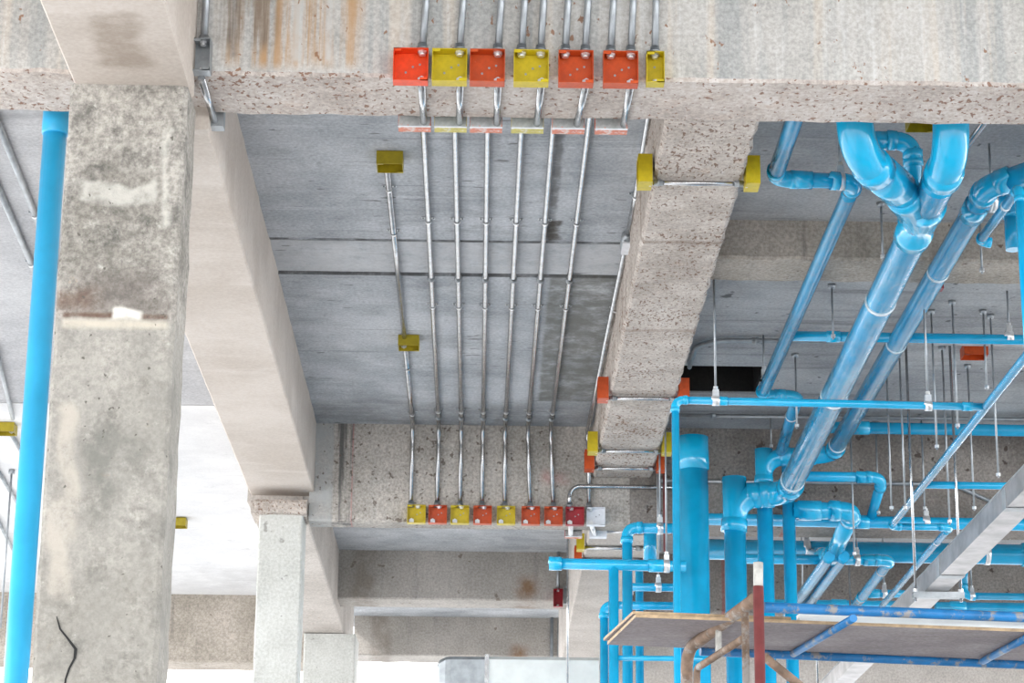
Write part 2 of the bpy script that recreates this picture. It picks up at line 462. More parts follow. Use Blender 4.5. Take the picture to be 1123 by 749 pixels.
def wrap_material():
    m = bpy.data.materials.new('clear_plastic_wrap')
    m.use_nodes = True
    nt = m.node_tree
    nt.nodes.clear()
    out = nt.nodes.new('ShaderNodeOutputMaterial')
    tr = nt.nodes.new('ShaderNodeBsdfTransparent'); tr.inputs[0].default_value = (0.84, 0.97, 1.0, 1)
    gl = nt.nodes.new('ShaderNodeBsdfGlossy'); gl.inputs['Roughness'].default_value = 0.06
    df = nt.nodes.new('ShaderNodeBsdfDiffuse'); df.inputs[0].default_value = (0.62, 0.84, 0.92, 1)
    fr = nt.nodes.new('ShaderNodeFresnel'); fr.inputs[0].default_value = 1.42
    v = coords(nt, (5, 1.4, 5))
    wr = noise_n(nt, v, 7, 6, 0.72)
    bp = nt.nodes.new('ShaderNodeBump'); bp.inputs['Strength'].default_value = 0.22; bp.inputs['Distance'].default_value = 0.006
    nt.links.new(wr, bp.inputs['Height'])
    nt.links.new(bp.outputs[0], gl.inputs['Normal']); nt.links.new(bp.outputs[0], fr.inputs['Normal'])
    m1 = nt.nodes.new('ShaderNodeMixShader'); m2 = nt.nodes.new('ShaderNodeMixShader')
    nt.links.new(math_n(nt, 'MULTIPLY_ADD', ramp(nt, wr, 0.45, 0.72), 0.22, 0.03), m1.inputs[0])
    nt.links.new(tr.outputs[0], m1.inputs[1]); nt.links.new(df.outputs[0], m1.inputs[2])
    nt.links.new(math_n(nt, 'MULTIPLY_ADD', fr.outputs[0], 0.75, 0.0, True), m2.inputs[0])
    nt.links.new(m1.outputs[0], m2.inputs[1]); nt.links.new(gl.outputs[0], m2.inputs[2])
    nt.links.new(m2.outputs[0], out.inputs[0])
    return m


MAT['wrap'] = wrap_material()


# ------------------------------------------------------------------ structure
def rough_bar(x0, x1, y0, y1, z0, z1, axis, step=0.06, amp=0.004, cham=0.012, seed=0.0, mfun=None):
    """rectangular concrete member along an axis, arrises slightly chipped and wavy"""
    mb = MB()
    lo = Vector((x0, y0, z0)); hi = Vector((x1, y1, z1))
    a = 'xyz'.index(axis); u, w = [(1, 2), (2, 0), (0, 1)][a]
    n = max(2, int((hi[a] - lo[a]) / step))
    cr = cham
    prof = []
    U0_, U1_, W0_, W1_ = lo[u], hi[u], lo[w], hi[w]
    for (cu, cw, su, sw) in ((U0_, W0_, 1, 1), (U1_, W0_, -1, 1), (U1_, W1_, -1, -1), (U0_, W1_, 1, -1)):
        pa, pb = (cu + su * cr, cw), (cu, cw + sw * cr)
        prof += [pb, pa] if (su * sw > 0) else [pa, pb]
    k = len(prof)
    for i in range(n + 1):
        t = lo[a] + (hi[a] - lo[a]) * i / n
        for j, (pu, pw) in enumerate(prof):
            d = noise.noise(Vector((t * 9 + seed, j // 2 * 7.3, seed))) + 0.6 * noise.noise(Vector((t * 31 + seed, j * 3.1, seed)))
            e = noise.noise(Vector((t * 13 - seed, j // 2 * 5.3 + 40, seed)))
            q = Vector((0, 0, 0)); q[a] = t
            q[u] = pu + amp * d; q[w] = pw + amp * e
            mb.v.append(q)
    for i in range(n):
        for j in range(k):
            p, q = i * k + j, i * k + (j + 1) % k
            mi = 0
            if mfun:
                mi = mfun(j)
            mb.face([p, q, q + k, p + k], mi)
    mb.face(list(range(k))[::-1]); mb.face([n * k + j for j in range(k)])
    return mb


def structure(name, mb, mats, label=None):
    o = mb.build(name, mats)
    o['kind'] = 'structure'
    if label: o['label'] = label
    return o


H = 3.10
mb = MB(); mb.box(-60, 60, -40, 80, -0.2, 0.0)
structure('floor', mb, MAT['floor'], 'concrete floor of the building below the view')

# ceilings: one per bay, cast in strips with a joint between them
SL = 0.15
mb = MB()
for y0, y1, dz in ((6.9, 9.01, 0.0), (9.034, 9.425, 0.006), (9.45, 12.0, 0.0), (12.0, 16.9, 0.0)):
    mb.box(-0.99, 0.70, y0, y1, h(H + dz), h(H + SL))
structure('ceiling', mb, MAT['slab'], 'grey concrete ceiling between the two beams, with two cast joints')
mb = MB()
for y0, y1, dz in ((6.9, 9.41, 0.0), (9.42, 11.6, 0.003)):
    mb.box(-6, -1.1, y0, y1, h(H + dz), h(H + SL))
structure('ceiling', mb, MAT['slab_pale'], 'pale concrete ceiling left of the plastered beam')
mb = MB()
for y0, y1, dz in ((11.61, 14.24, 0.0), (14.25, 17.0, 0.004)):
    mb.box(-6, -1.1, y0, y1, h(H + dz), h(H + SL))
structure('ceiling', mb, MAT['slab_daylight'], 'ceiling strip beyond the big column, daylight painted into its pale colour')
mb = MB()
hx0, hx1, hy0, hy1 = 0.80, 1.325, 10.76, 11.22
mb.box(0.70, 7, 6.9, hy0, h(H), h(H + SL)); mb.box(0.70, 7, hy1, 17, h(H), h(H + SL))
mb.box(0.70, hx0, hy0, hy1, h(H), h(H + SL)); mb.box(hx1, 7, hy0, hy1, h(H), h(H + SL))
structure('ceiling', mb, MAT['slab_right'], 'dull grey ceiling above the blue pipes, with a dark opening')
mb = MB()  # closed liner box added so the opening reads as dark
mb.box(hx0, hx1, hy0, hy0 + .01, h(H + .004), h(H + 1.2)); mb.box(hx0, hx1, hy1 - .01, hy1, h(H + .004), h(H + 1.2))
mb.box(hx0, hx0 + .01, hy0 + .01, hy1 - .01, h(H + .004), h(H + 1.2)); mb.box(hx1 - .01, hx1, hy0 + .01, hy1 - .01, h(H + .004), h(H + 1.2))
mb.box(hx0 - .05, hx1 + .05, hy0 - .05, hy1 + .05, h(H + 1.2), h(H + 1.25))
structure('trim_1', mb, MAT['shaft'], 'added shaft, coloured black for shade, above the opening in the right ceiling')
mb = MB(); mb.box(-6, 7, -5.0, 6.7, h(H + 0.25), h(H + 0.4))
structure('ceiling', mb, MAT['slab'], 'concrete ceiling on the near side of the front beam')

mb = MB(); mb.box(-1.1, 7, 16.8, 18.5, h(H + 0.06), h(H + 0.2))  # out-of-view roof added to keep the sun off the farthest beam
structure('ceiling', mb, MAT['slab'], 'concrete ceiling over the farthest bay, added to shade the farthest beam')

# front cross beam (face towards the camera, pitted soffit)
fb = rough_bar(-6, 7, 6.63, 6.952, h(2.805), h(H + 0.30), 'x', 0.05, 0.005, 0.010, 1.0)
fmi = []
for f, mi in zip(fb.f, fb.mi):
    zs = [fb.v[i].z for i in f]; ys = [fb.v[i].y for i in f]
    fmi.append(0 if (max(zs) - min(zs) > 0.1 and max(ys) < 6.70) else 1)
fb.mi = fmi
structure('ceiling_beam', fb, [MAT['front_face'], MAT['front_soffit']], 'front cross beam carrying the row of open orange and yellow boxes')
# plastered beam, near and far of the front beam
structure('ceiling_beam', rough_bar(-1.235, -0.89, 0.5, 6.64, h(2.733), h(H + 0.28), 'y', 0.2, 0.002, 0.006, 2.0), MAT['plaster'], 'smooth plastered beam above the big column, running towards the camera')
structure('ceiling_beam', rough_bar(-1.21, -0.875, 6.90, 12.02, h(2.733), h(H + 0.05), 'y', 0.1, 0.003, 0.006, 3.0), MAT['plaster'], 'smooth beige plastered beam between the two columns')
structure('ceiling_beam', rough_bar(-1.225, -0.94, 12.02, 17.2, h(2.69), h(H + 0.05), 'y', 0.12, 0.005, 0.008, 4.0), MAT['far_pale'], 'pale unplastered beam beyond the second column')
# column in front
def add_crack(mb):
    pts = [(62, 676, 1), (66, 690, 2.5), (74, 700, 3), (83, 712, 4), (82, 722, 3.5), (76, 733, 3), (72, 745, 2.5), (70, 760, 2)]
    b = len(mb.v)
    for px, py, w in pts:
        p = P(px, py, y=6.546)
        mb.v += [p + Vector((-w * .0011, 0, 0)), p + Vector((w * .0011, 0, .001))]
    for i in range(len(pts) - 1):
        q = b + 2 * i
        mb.face([q, q + 1, q + 3, q + 2], 1)
    return mb


structure('column', add_crack(rough_bar(-1.245, -0.898, 6.55, 6.78, 0.0, h(2.735), 'z', 0.05, 0.004, 0.012, 5.0)), [MAT['column_old'], MAT['dark']], 'weathered grey column in the left foreground')
structure('column', rough_bar(-1.15, -0.925, 11.9, 12.13, 0.0, h(2.61), 'z', 0.06, 0.003, 0.008, 6.0), MAT['column_pale'], 'pale slim column under the end of the plastered beam')
structure('trim_2', rough_bar(-1.19, -0.905, 11.84, 12.14, h(2.605), h(2.675), 'x', 0.03, 0.010, 0.015, 6.5), MAT['beam_two'], 'rough ragged cap on the pale slim column')
structure('column', rough_bar(-1.21, -0.86, 16.0, 16.4, 0.0, h(2.685), 'z', 0.08, 0.004, 0.010, 7.0), MAT['column_pale'], 'far column behind the pale slim column')
# rear cross beam (three spans)
D = 11.93
structure('ceiling_beam', rough_bar(-0.90, 0.75, D, D + 0.16, h(2.583), h(H + 0.05), 'x', 0.05, 0.004, 0.010, 8.0), MAT['rear_face'], 'rear cross beam carrying the row of small boxes')
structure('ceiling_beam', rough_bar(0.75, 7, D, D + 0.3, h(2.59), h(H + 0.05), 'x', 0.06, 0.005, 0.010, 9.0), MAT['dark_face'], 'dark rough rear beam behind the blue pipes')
# beam two, with the boxes strapped across
structure('ceiling_beam', rough_bar(0.56, 0.862, 6.90, D + 0.02, h(2.83), h(H + 0.05), 'y', 0.04, 0.008, 0.012, 10.0), MAT['beam_two'], 'rough pitted beam between the conduits and the blue pipes')
structure('ceiling_beam', rough_bar(0.55, 0.90, D + 0.15, 17, h(2.60), h(H + 0.05), 'y', 0.08, 0.005, 0.010, 11.0), MAT['far_pale'], 'pale beam behind the small blue pipes, beyond the rear beam')
# right bay secondary beam
structure('ceiling_beam', rough_bar(0.85, 7, 8.70, 8.98, h(2.942), h(H + 0.05), 'x', 0.05, 0.006, 0.010, 12.0), MAT['right_face'], 'shallow cross beam behind the big blue pipes')
# far cross beams
structure('ceiling_beam', rough_bar(-0.95, 0.60, 15.2, 15.5, h(2.78), h(H + 0.05), 'x', 0.08, 0.004, 0.010, 13.0), MAT['far_face'], 'far grey cross beam with a rust stain')
structure('ceiling_beam', rough_bar(-0.98, 0.70, 18.0, 18.35, h(2.86), h(4.2), 'x', 0.08, 0.004, 0.010, 14.0), MAT['far_face'], 'farthest cross beam in the middle, behind the rust-stained one')
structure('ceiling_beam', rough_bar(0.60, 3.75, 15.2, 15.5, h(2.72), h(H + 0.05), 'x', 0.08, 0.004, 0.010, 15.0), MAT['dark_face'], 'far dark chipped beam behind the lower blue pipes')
structure('ceiling_beam', rough_bar(0.60, 4.1, 17.0, 17.4, h(1.7), h(H + 0.2), 'x', 0.1, 0.004, 0.010, 16.0), MAT['far_pale'], 'deep pale wall beam seen below the scaffold board')
structure('ceiling_beam', rough_bar(-6, -1.1, 16.88, 17.28, h(2.62), h(H + 0.1), 'x', 0.1, 0.005, 0.010, 17.0), MAT['right_face'], 'brown beam at the far end of the brightened ceiling')


# ------------------------------------------------------------------ junction boxes
AX = Vector((1, 0, 0)); AY = Vector((0, 1, 0)); AZ = Vector((0, 0, 1))


def basis(right, up):
    n = right.cross(up)
    return Matrix((right, up, n)).transposed()


FACE_CAM = basis(AX, AZ)          # open side towards -Y
FACE_BACK = basis(-AX, AZ)        # open side towards +Y
FACE_LEFT = basis(-AY, AZ)        # open side towards -X
FACE_RIGHT = basis(AY, AZ)        # open side towards +X
FACE_DOWN = basis(AX, AY) @ Matrix.Diagonal((1, -1, -1))   # open side towards -Z
_meshes = {}


def shell_mesh(w, hh, d, outer_back):
    mb = MB()
    t = 0.0022
    a, b = w / 2, hh / 2
    mb.box(-a, a, -b, b, 0, t, 0)
    if outer_back:
        mb.box(-a + .001, a - .001, -b + .001, b - .001, -0.0012, 0.0, 1)
        mb.box(-a, a, -b - .0008, -b, .003, d, 2)
        mb.box(-a - .0005, a + .0005, -b - .0015, -b + .001, -0.002, 0.003, 3)
    mb.box(-a, a, b - t, b, t, d, 0); mb.box(-a, a, -b, -b + t, t, d, 0)
    mb.box(-a, -a + t, -b + t, b - t, t, d, 0); mb.box(a - t, a, -b + t, b - t, t, d, 0)
    # screw tabs in two corners
    for sx, sy in ((-1, 1), (1, -1)):
        mb.box(sx * a - (0 if sx < 0 else .024), sx * a + (.024 if sx < 0 else 0), sy * b - (.010 if sy > 0 else 0), sy * b + (0 if sy > 0 else .010), d - .003, d, 0)
    return mb


def nut_mesh(r=0.016, l=0.007):
    mb = MB()
    mb.ring_sweep([(0, 0, 0), (0, 0, l)], r, 6, True, 0, False)
    mb.ring_sweep([(0, 0, l), (0, 0, l + .006)], r * 0.72, 12, True, 0, True)
    return mb


def put(mesh_key, builder, mats, parent, M4, name):
    """a child of parent sharing mesh data, placed by a local matrix"""
    if mesh_key not in _meshes:
        o = builder().build(name, mats, None)
        _meshes[mesh_key] = o.data
    else:
        o = bpy.data.objects.new(name, _meshes[mesh_key]); COL.objects.link(o)
    o.parent = parent
    o.matrix_local = M4
    if 'wm' in o: del o['wm']
    return o


def jbox(center, rot, colour, label, w=0.104, hh=0.104, d=0.045, group=None, nuts=(), holes=(), outer=None, name='junction_box', cat='junction box', screw=True):
    """center: middle of the back plate; nuts/holes given on the walls or back in box units (-1..1)
       nuts: (wall, pos) wall in 'T','B','L','R','K' (top, bottom, left, right, back)"""
    root = empty(name, label, cat, center, group, rot)
    mats = [MAT[colour]] + ([MAT[outer], MAT['pale_yellow' if colour == 'yellow' else 'pale_orange'], MAT['white']] if outer else [])
    put(('shell', w, hh, d, colour, outer), lambda: shell_mesh(w, hh, d, outer), mats, root, Matrix.Identity(4), 'shell')
    for wall, pos in nuts:
        if wall == 'T': Mx = Matrix.Translation((pos * w / 2, hh / 2 - .002, d * 0.5)) @ Matrix.Rotation(pi / 2, 4, 'X')
        elif wall == 'B': Mx = Matrix.Translation((pos * w / 2, -hh / 2 + .002, d * 0.5)) @ Matrix.Rotation(-pi / 2, 4, 'X')
        elif wall == 'L': Mx = Matrix.Translation((-w / 2 + .002, pos * hh / 2, d * 0.5)) @ Matrix.Rotation(pi / 2, 4, 'Y')
        elif wall == 'R': Mx = Matrix.Translation((w / 2 - .002, pos * hh / 2, d * 0.5)) @ Matrix.Rotation(-pi / 2, 4, 'Y')
        else: Mx = Matrix.Translation((pos[0] * w / 2, pos[1] * hh / 2, .002))
        put(('nut', w < 0.08), lambda: nut_mesh(0.014 if w >= 0.08 else 0.011), [MAT['bright']], root, Mx, 'locknut')
    for i, (hx, hy) in enumerate(holes):
        def hm():
            m_ = MB(); m_.ring_sweep([(0, 0, 0), (0, 0, .0012)], 0.0035, 10, True); return m_
        put(('screw',), hm, [MAT['galv_dull']], root, Matrix.Translation((hx * w / 2, hy * hh / 2, .0022)), 'screw')
    return root


# ------------------------------------------------------------------ conduits
def conduit_path(root, pts, r=0.0125, bend=0.09, mat='galv', part='pipe'):
    pp, _ = fillet(pts, bend, 8)
    MB().ring_sweep(pp, r, 12).build(part, MAT[mat], root)


def conduit_ring(root, p, d, r=0.0125, l=0.03, grow=1.35, name='coupling', mat='galv_dull'):
    p = Vector(p); d = Vector(d).normalized()
    R = r * grow
    MB().ring_sweep([p - d * l / 2, p - d * l / 2, p - d * l * .1, p - d * l * .1, p + d * l * .1, p + d * l * .1, p + d * l / 2, p + d * l / 2],
                    [r, R, R, R * 1.1, R * 1.1, R, R, r], 12).build(name, MAT[mat], root)


def conduit_strap(root, p, d, nrm, r=0.0125, ear=0.013):
    """two-hole strap: arch over the conduit, ears flat on the surface whose outward normal is nrm"""
    p = Vector(p); d = Vector(d).normalized(); nrm = Vector(nrm).normalized(); s = d.cross(nrm)
    mb = MB(); wd = 0.007; R = r + 0.002
    prof = [(-R - ear, -r), (-R, -r)] + [(-R * cos(a), R * sin(a)) for a in [pi * k / 8 for k in range(9)]] + [(R, -r), (R + ear, -r)]
    b = len(mb.v)
    for (a, c) in prof:
        for off in (-wd, wd):
            mb.v.append(p + s * a + nrm * c + d * off)
            mb.v.append(p + s * a + nrm * (c + 0.002) + d * off)
    for i in range(len(prof) - 1):
        q = b + i * 4
        mb.face([q, q + 2, q + 6, q + 4]); mb.face([q + 1, q + 5, q + 7, q + 3]); mb.face([q, q + 4, q + 5, q + 1]); mb.face([q + 2, q + 3, q + 7, q + 6])
    for sgn in (-1, 1):
        pass
    st = mb.build('strap', MAT['bright'], root)
    for sgn in (-1, 1):
        c = p + s * sgn * (R + ear * .55) - nrm * (r - .002)
        MB().ring_sweep([c, c + nrm * .005], .0045, 8).build('screw', MAT['galv_dull'], st)


def conduit(label, pts, r=0.0125, bend=0.09, group=None, rings=(), straps=(), mat='galv', name='conduit'):
    root = empty(name, label, 'conduit', pts[0], group)
    conduit_path(root, pts, r, bend, mat)
    for p, d in rings: conduit_ring(root, p, d, r)
    for p, d, n in straps: conduit_strap(root, p, d, n, r)
    return root


ORD = ['first', 'second', 'third', 'fourth', 'fifth', 'sixth', 'seventh', 'eighth', 'ninth']
YF, YB = 6.63, 6.952

# front row: seven boxes on the front beam face
front = [(450.5, 'red_orange', 'bright red-orange', [463]), (493, 'yellow', 'yellow', [504]), (534.5, 'orange', 'orange', [546]), (582.5, 'yellow', 'yellow', [572, 593]),
         (631.5, 'orange', 'orange', [620, 642]), (680.5, 'orange', 'orange', [670, 692])]
look = ['at the far left of the row', 'next to the bright red-orange box', 'with a single conduit above it', 'with two conduits above it',
        'right beside the two-conduit yellow box', 'next to the narrow yellow box']
short = ['bright red-orange box', 'leftmost large yellow box', 'single-conduit dark orange box', 'two-conduit yellow box', 'orange box beside the two-conduit yellow one', 'orange box beside the narrow yellow one']
zb, zt = 2.775, 2.880
zc = h((zb + zt) / 2)
soff_x = []
for i, (px, colr, cname, cx) in enumerate(front):
    X = P(px, 73, y=6.60).x
    xs = [P(c, 60, y=6.60).x for c in cx]
    sx = X + 0.032
    soff_x.append(sx)
    nn = [('T', (x - X) / 0.052) for x in xs] + [('K', (0.62, -0.70))]
    jbox((X, YF - 0.003, zc), FACE_CAM, colr, f'{cname} open square box on the front beam {look[i]}', 0.105, 0.105, 0.045, 'open boxes on the front beam', nn,
         [(0.1, 0.15), (-0.3, -0.2), (0.5, 0.3)])
    for j, x in enumerate(xs):
        side = '' if len(xs) == 1 else (', left of two' if j == 0 else ', right of two')
        top = (x + 0.02, YF - 0.022, h(3.30)); bot = (x, YF - 0.022, zc + 0.05)
        conduit(f'grey conduit rising from the {short[i]}{side}', [top, bot], 0.0108, 0, 'conduits rising up the front beam face',
                rings=[((x, YF - 0.022, zc + 0.062), (0, 0, 1))], mat='galv_dull')
X = P(718.5, 73, y=6.60).x
jbox((X, YF - 0.003, zc + 0.003), FACE_CAM, 'yellow', 'narrow yellow open box at the right end of the front beam row', 0.054, 0.100, 0.045, 'open boxes on the front beam', [('T', 0.0), ('B', 0.0)], [(0.0, 0.3)])
conduit('grey conduit rising from the narrow yellow box', [(X + 0.012, YF - 0.022, h(3.30)), (X, YF - 0.022, zc + 0.05)], 0.0108, 0, 'conduits rising up the front beam face',
        rings=[((X, YF - 0.022, zc + 0.062), (0, 0, 1))], mat='galv_dull')

# boxes on the back of the front beam, seen from below, and the short conduits under the soffit
rear_px = [(454.5, 'orange', 'overspray_o'), (494, 'yellow', 'overspray_y'), (533, 'orange', 'overspray_o'), (578.5, 'yellow', 'overspray_y'), (623.5, 'orange', 'overspray_o'), (670.5, 'orange', 'overspray_o')]
cond_px = [465, 504, 545, 589, 633, 684]
rear_boxes = []
for i, (px, colr, ov) in enumerate(rear_px):
    X = P(px, 136, y=6.956).x
    cx = P(cond_px[i], 128, y=6.956).x
    nm = colr
    look2 = f'conduit from the {front[i][2]} open box {look[i]}'
    jbox((X, YB + 0.006, h(2.776 + 0.052)), FACE_BACK, colr, f'{nm}-edged box behind the front beam, fed from the {short[i]}', 0.102, 0.104, 0.045,
         'boxes behind the front beam', [('K', (-(cx - X) / 0.051, -0.7))], (), outer=ov)
    zz = h(2.791)
    conduit(f'short bright conduit under the beam from the {short[i]}', [(soff_x[i], YF - 0.008, zz), (cx, YB + 0.006, zz)], 0.0115, 0,
            'short conduits under the front beam', rings=[((cx, YB - 0.012, zz), (0, 1, 0)), ((soff_x[i] + (cx - soff_x[i]) * .05, YF + 0.012, zz), (0, 1, 0))])
    rear_boxes.append((X, cx))

# ceiling conduits: from the boxes behind the front beam along the ceiling and down the rear beam
RC = 0.0112
zc_ = H - RC - 0.002
tops = [(464.6, 145), (499, 145), (534.6, 145), (571.5, 145), (606, 145), (647, 127)]
mids = [(480.7, 455), (505.7, 455), (530, 455), (554.7, 455), (580, 455), (605.7, 455)]
ends = [480, 505, 529, 554, 581.7, 607]
zbx = h(2.617)                                   # centre height of the rear row boxes
rear_row = [(456.7, 'yellow', 'yellow'), (480, 'orange', 'orange'), (504.3, 'yellow', 'yellow'), (529.2, 'orange', 'orange'), (555, 'yellow', 'yellow'),
            (582, 'orange', 'orange'), (607, 'orange', 'orange'), (630.5, 'crimson', 'dark red'), (653.5, 'white', 'white')]
bx = [P(p, 565, y=D - 0.03).x for p, _, _ in rear_row]
for i in range(6):
    a = P(*tops[i], z=zc_); b = P(*mids[i], z=zc_)
    d = (b - a).normalized()
    s = a + d * ((6.985 - a.y) / d.y); e = a + d * ((D - 0.016 - a.y) / d.y)
    ex = P(ends[i], 520, y=D - 0.016).x
    pts = [(rear_boxes[i][0], 6.985, h(2.87)), s, e, (ex, D - 0.016, zbx + 0.046)]
    rings = []; straps = []
    for yy in (9.44, 11.72):
        rings.append((a + d * ((yy - a.y) / d.y), d))
    for yy in (8.72, 9.83, 11.6):
        straps.append((a + d * ((yy - a.y) / d.y), d, (0, 0, -1)))
    rings.append(((ex, D - 0.016, zbx + 0.055), (0, 0, 1)))
    conduit(f'long ceiling conduit running down to the {ORD[i + 1]} box from left in the rear row', pts, RC, 0.10, 'long conduits across the ceiling', rings, straps)
# conduit with its two ceiling boxes
a = P(424, 181, z=zc_); m_ = P(443.5, 370, z=zc_); b = P(451, 462, z=zc_)
ex = P(451.5, 520, y=D - 0.016).x
d = (m_ - a).normalized(); e = Vector((ex, D - 0.016, h(zc_)))
pc = P(428, 170, z=H); pc2 = P(448.5, 370, z=H)
conduit('short left conduit between the two yellow ceiling boxes', [a - d * 0.02, m_], RC, 0, None, [(a + d * 0.03, d)], [(a + d * .25, d, (0, 0, -1)), (a + d * 0.75, d, (0, 0, -1))])
conduit('leftmost conduit from the lower yellow ceiling box down to the rear row', [m_ + d * 0.08, e, (ex, D - 0.016, zbx + 0.046)], RC, 0.10, None,
        [((ex, D - 0.016, zbx + 0.055), (0, 0, 1)), (m_ + d * 0.11, d)], [(m_ + d * 0.5, d, (0, 0, -1)), (m_ + d * 1.35, d, (0, 0, -1))])
jbox((pc.x, pc.y, h(H - 0.002)), FACE_DOWN, 'dull_yellow', 'yellow ceiling box at the upper end of the leftmost conduit', 0.095, 0.095, 0.05, 'yellow boxes on the ceiling', [('T', -0.5)], [(0.3, 0.2)])
jbox((pc2.x, pc2.y, h(H - 0.002)), FACE_DOWN, 'dull_yellow', 'yellow ceiling box midway along the leftmost conduit', 0.095, 0.095, 0.05, 'yellow boxes on the ceiling', [('T', -0.5), ('B', -0.5)], [(0.3, 0.2)])

rl = ['yellow open box at the left end of the rear beam row', 'orange open box between the first two yellow boxes of the rear row', 'yellow open box third from the left in the rear row',
      'orange open box in the middle of the rear row between yellow boxes', 'yellow open box fifth from the left in the rear row', 'orange open box right after the last yellow one in the rear row',
      'orange open box beside the dark red one in the rear row', 'dark red open box near the right end of the rear row', 'white open box at the right end of the rear row']
for i, (px, colr, cname) in enumerate(rear_row):
    t = [('T', 0.15)] if i != 7 else [('T', -0.4)]
    if i == 8: t = [('T', -0.55)]
    jbox((bx[i], D - 0.003, zbx), FACE_CAM, colr, rl[i], 0.094, 0.094, 0.042, 'open boxes on the rear beam', t + [('K', (-0.55, -0.62))], [(0.05, 0.1), (0.4, 0.3)])

# conduit along the rough beam: fitting in the corner, then down to the white box
a0 = P(713, 130, z=zc_ - .0); a1 = P(697, 215, z=zc_ - .0)
xw = P(646, 520, y=D - 0.016).x
lb = P(687.5, 265, z=H - 0.03)
conduit('pale conduit in the corner by the rough beam, above the elbow fitting', [(a0.x - 0.01, 6.98, h(zc_)), a1, (lb.x, lb.y - 0.09, h(H - 0.03))], RC, 0.2, None, [((lb.x, lb.y - 0.10, h(H - 0.03)), (0, 1, 0))],
        [((a1.x, a1.y, h(zc_)), (0, 1, 0), (0, 0, -1))])
rt = empty('conduit_fitting', 'galvanized elbow fitting in the corner between ceiling and rough beam', 'conduit fitting', lb)
mb = MB(); mb.ring_sweep([lb + Vector((0, -.10, 0)), lb + Vector((0, -.085, 0)), lb + Vector((0, -.07, 0)), lb + Vector((0, .06, 0)), lb + Vector((0, .085, 0)), lb + Vector((0, .10, 0))],
                         [.016, .018, .026, .026, .02, .016], 12); mb.build('fitting_body', MAT['galv_dull'], rt)
mb = MB(); mb.box(lb.x - .02, lb.x + .02, lb.y - .07, lb.y + .07, lb.z - .032, lb.z - .022); mb.build('cover_plate', MAT['white'], rt)
b0 = P(657, 440, z=zc_ - 0.02)
conduit('dark conduit from the elbow fitting along the rough beam down to the white box', [(lb.x, lb.y + 0.09, h(H - 0.03)), (min(b0.x, 0.53), D - 0.016, h(H - 0.03)), (xw, D - 0.016, h(2.95)), (xw, D - 0.016, zbx + 0.046)], RC, 0.10, None,
        [((lb.x + .002, lb.y + 0.14, h(H - 0.03)), (0, 1, 0)), ((xw, D - 0.016, zbx + 0.056), (0, 0, 1))], [((lb.x + .005, lb.y + .9, h(H - 0.03)), (0, 1, 0), (0, 0, -1))])
# curved conduit from the dark red box to the right
xr = P(624.5, 550, y=D - 0.016).x
zr = P(690, 533, y=D - 0.05).z
conduit('bent conduit arching from the dark red box to the right across the rear beam', [(xr, D - 0.03, zbx + 0.046), (xr, D - 0.03, zr), (P(740, 534, y=D - .03).x, D - 0.03, zr)], RC, 0.11, None,
        [((xr, D - 0.03, zbx + 0.056), (0, 0, 1))])

# boxes strapped in pairs across the rough beam
pairs = [(200, 'yellow', 'yellow', 'near the front beam'), (437, 'orange', 'orange', 'halfway along the beam'), (495, 'yellow', 'yellow', 'close to the rear beam'), (514, 'orange', 'orange', 'touching the rear beam')]
for y_, colr, cname, where in pairs:
    zz = 2.813
    p = P(700, y_, z=zz)
    Y = p.y
    kw = dict(w=0.09, hh=0.10, d=0.048, group='boxes clamped across the rough beam')
    jbox((0.553, Y, h(2.80 + 0.05)), FACE_LEFT, colr, f'{cname} box on the left side of the rough beam {where}', nuts=[('K', (0, -0.75))], outer=None, **kw)
    jbox((0.869, Y, h(2.80 + 0.05)), FACE_RIGHT, colr, f'{cname} box on the right side of the rough beam {where}', nuts=[('K', (0, -0.75))], **kw)
    conduit(f'short conduit crossing under the rough beam between the {cname} boxes {where}', [(0.556, Y, h(zz)), (0.866, Y, h(zz))], 0.0085, 0, 'short conduits under the rough beam',
            [((0.575, Y, h(zz)), (1, 0, 0)), ((0.848, Y, h(zz)), (1, 0, 0))])

# conduit with galvanized boxes beside the big column
X = P(221, 66, y=6.6).x
jbox((X, YF - 0.003, h(2.848)), FACE_CAM, 'galv_dull', 'narrow galvanized box in the corner of the big column and the front beam', 0.056, 0.104, 0.05, None, [('T', 0.1), ('B', 0.1)], [(0, 0.2)])
x2 = P(236, 130, y=6.97).x
conduit('conduit coming down the corner to the galvanized box by the big column', [(X + 0.005, YF - 0.02, h(3.3)), (X + 0.003, YF - 0.02, h(2.895))], 0.0115, 0, None, [((X + .003, YF - 0.02, h(2.905)), (0, 0, 1))], mat='galv_dull')
conduit('short bright conduit under the front beam beside the big column', [(X, YF - 0.01, h(2.787)), (x2, YB + 0.006, h(2.787))], 0.0115, 0, None, [((x2, YB - .012, h(2.787)), (0, 1, 0))])
jbox((x2, YB + 0.006, h(2.768 + 0.05)), FACE_BACK, 'galv_dull', 'small galvanized box behind the front beam soffit beside the big column', 0.056, 0.10, 0.045, None, [('K', (0, -0.6))])

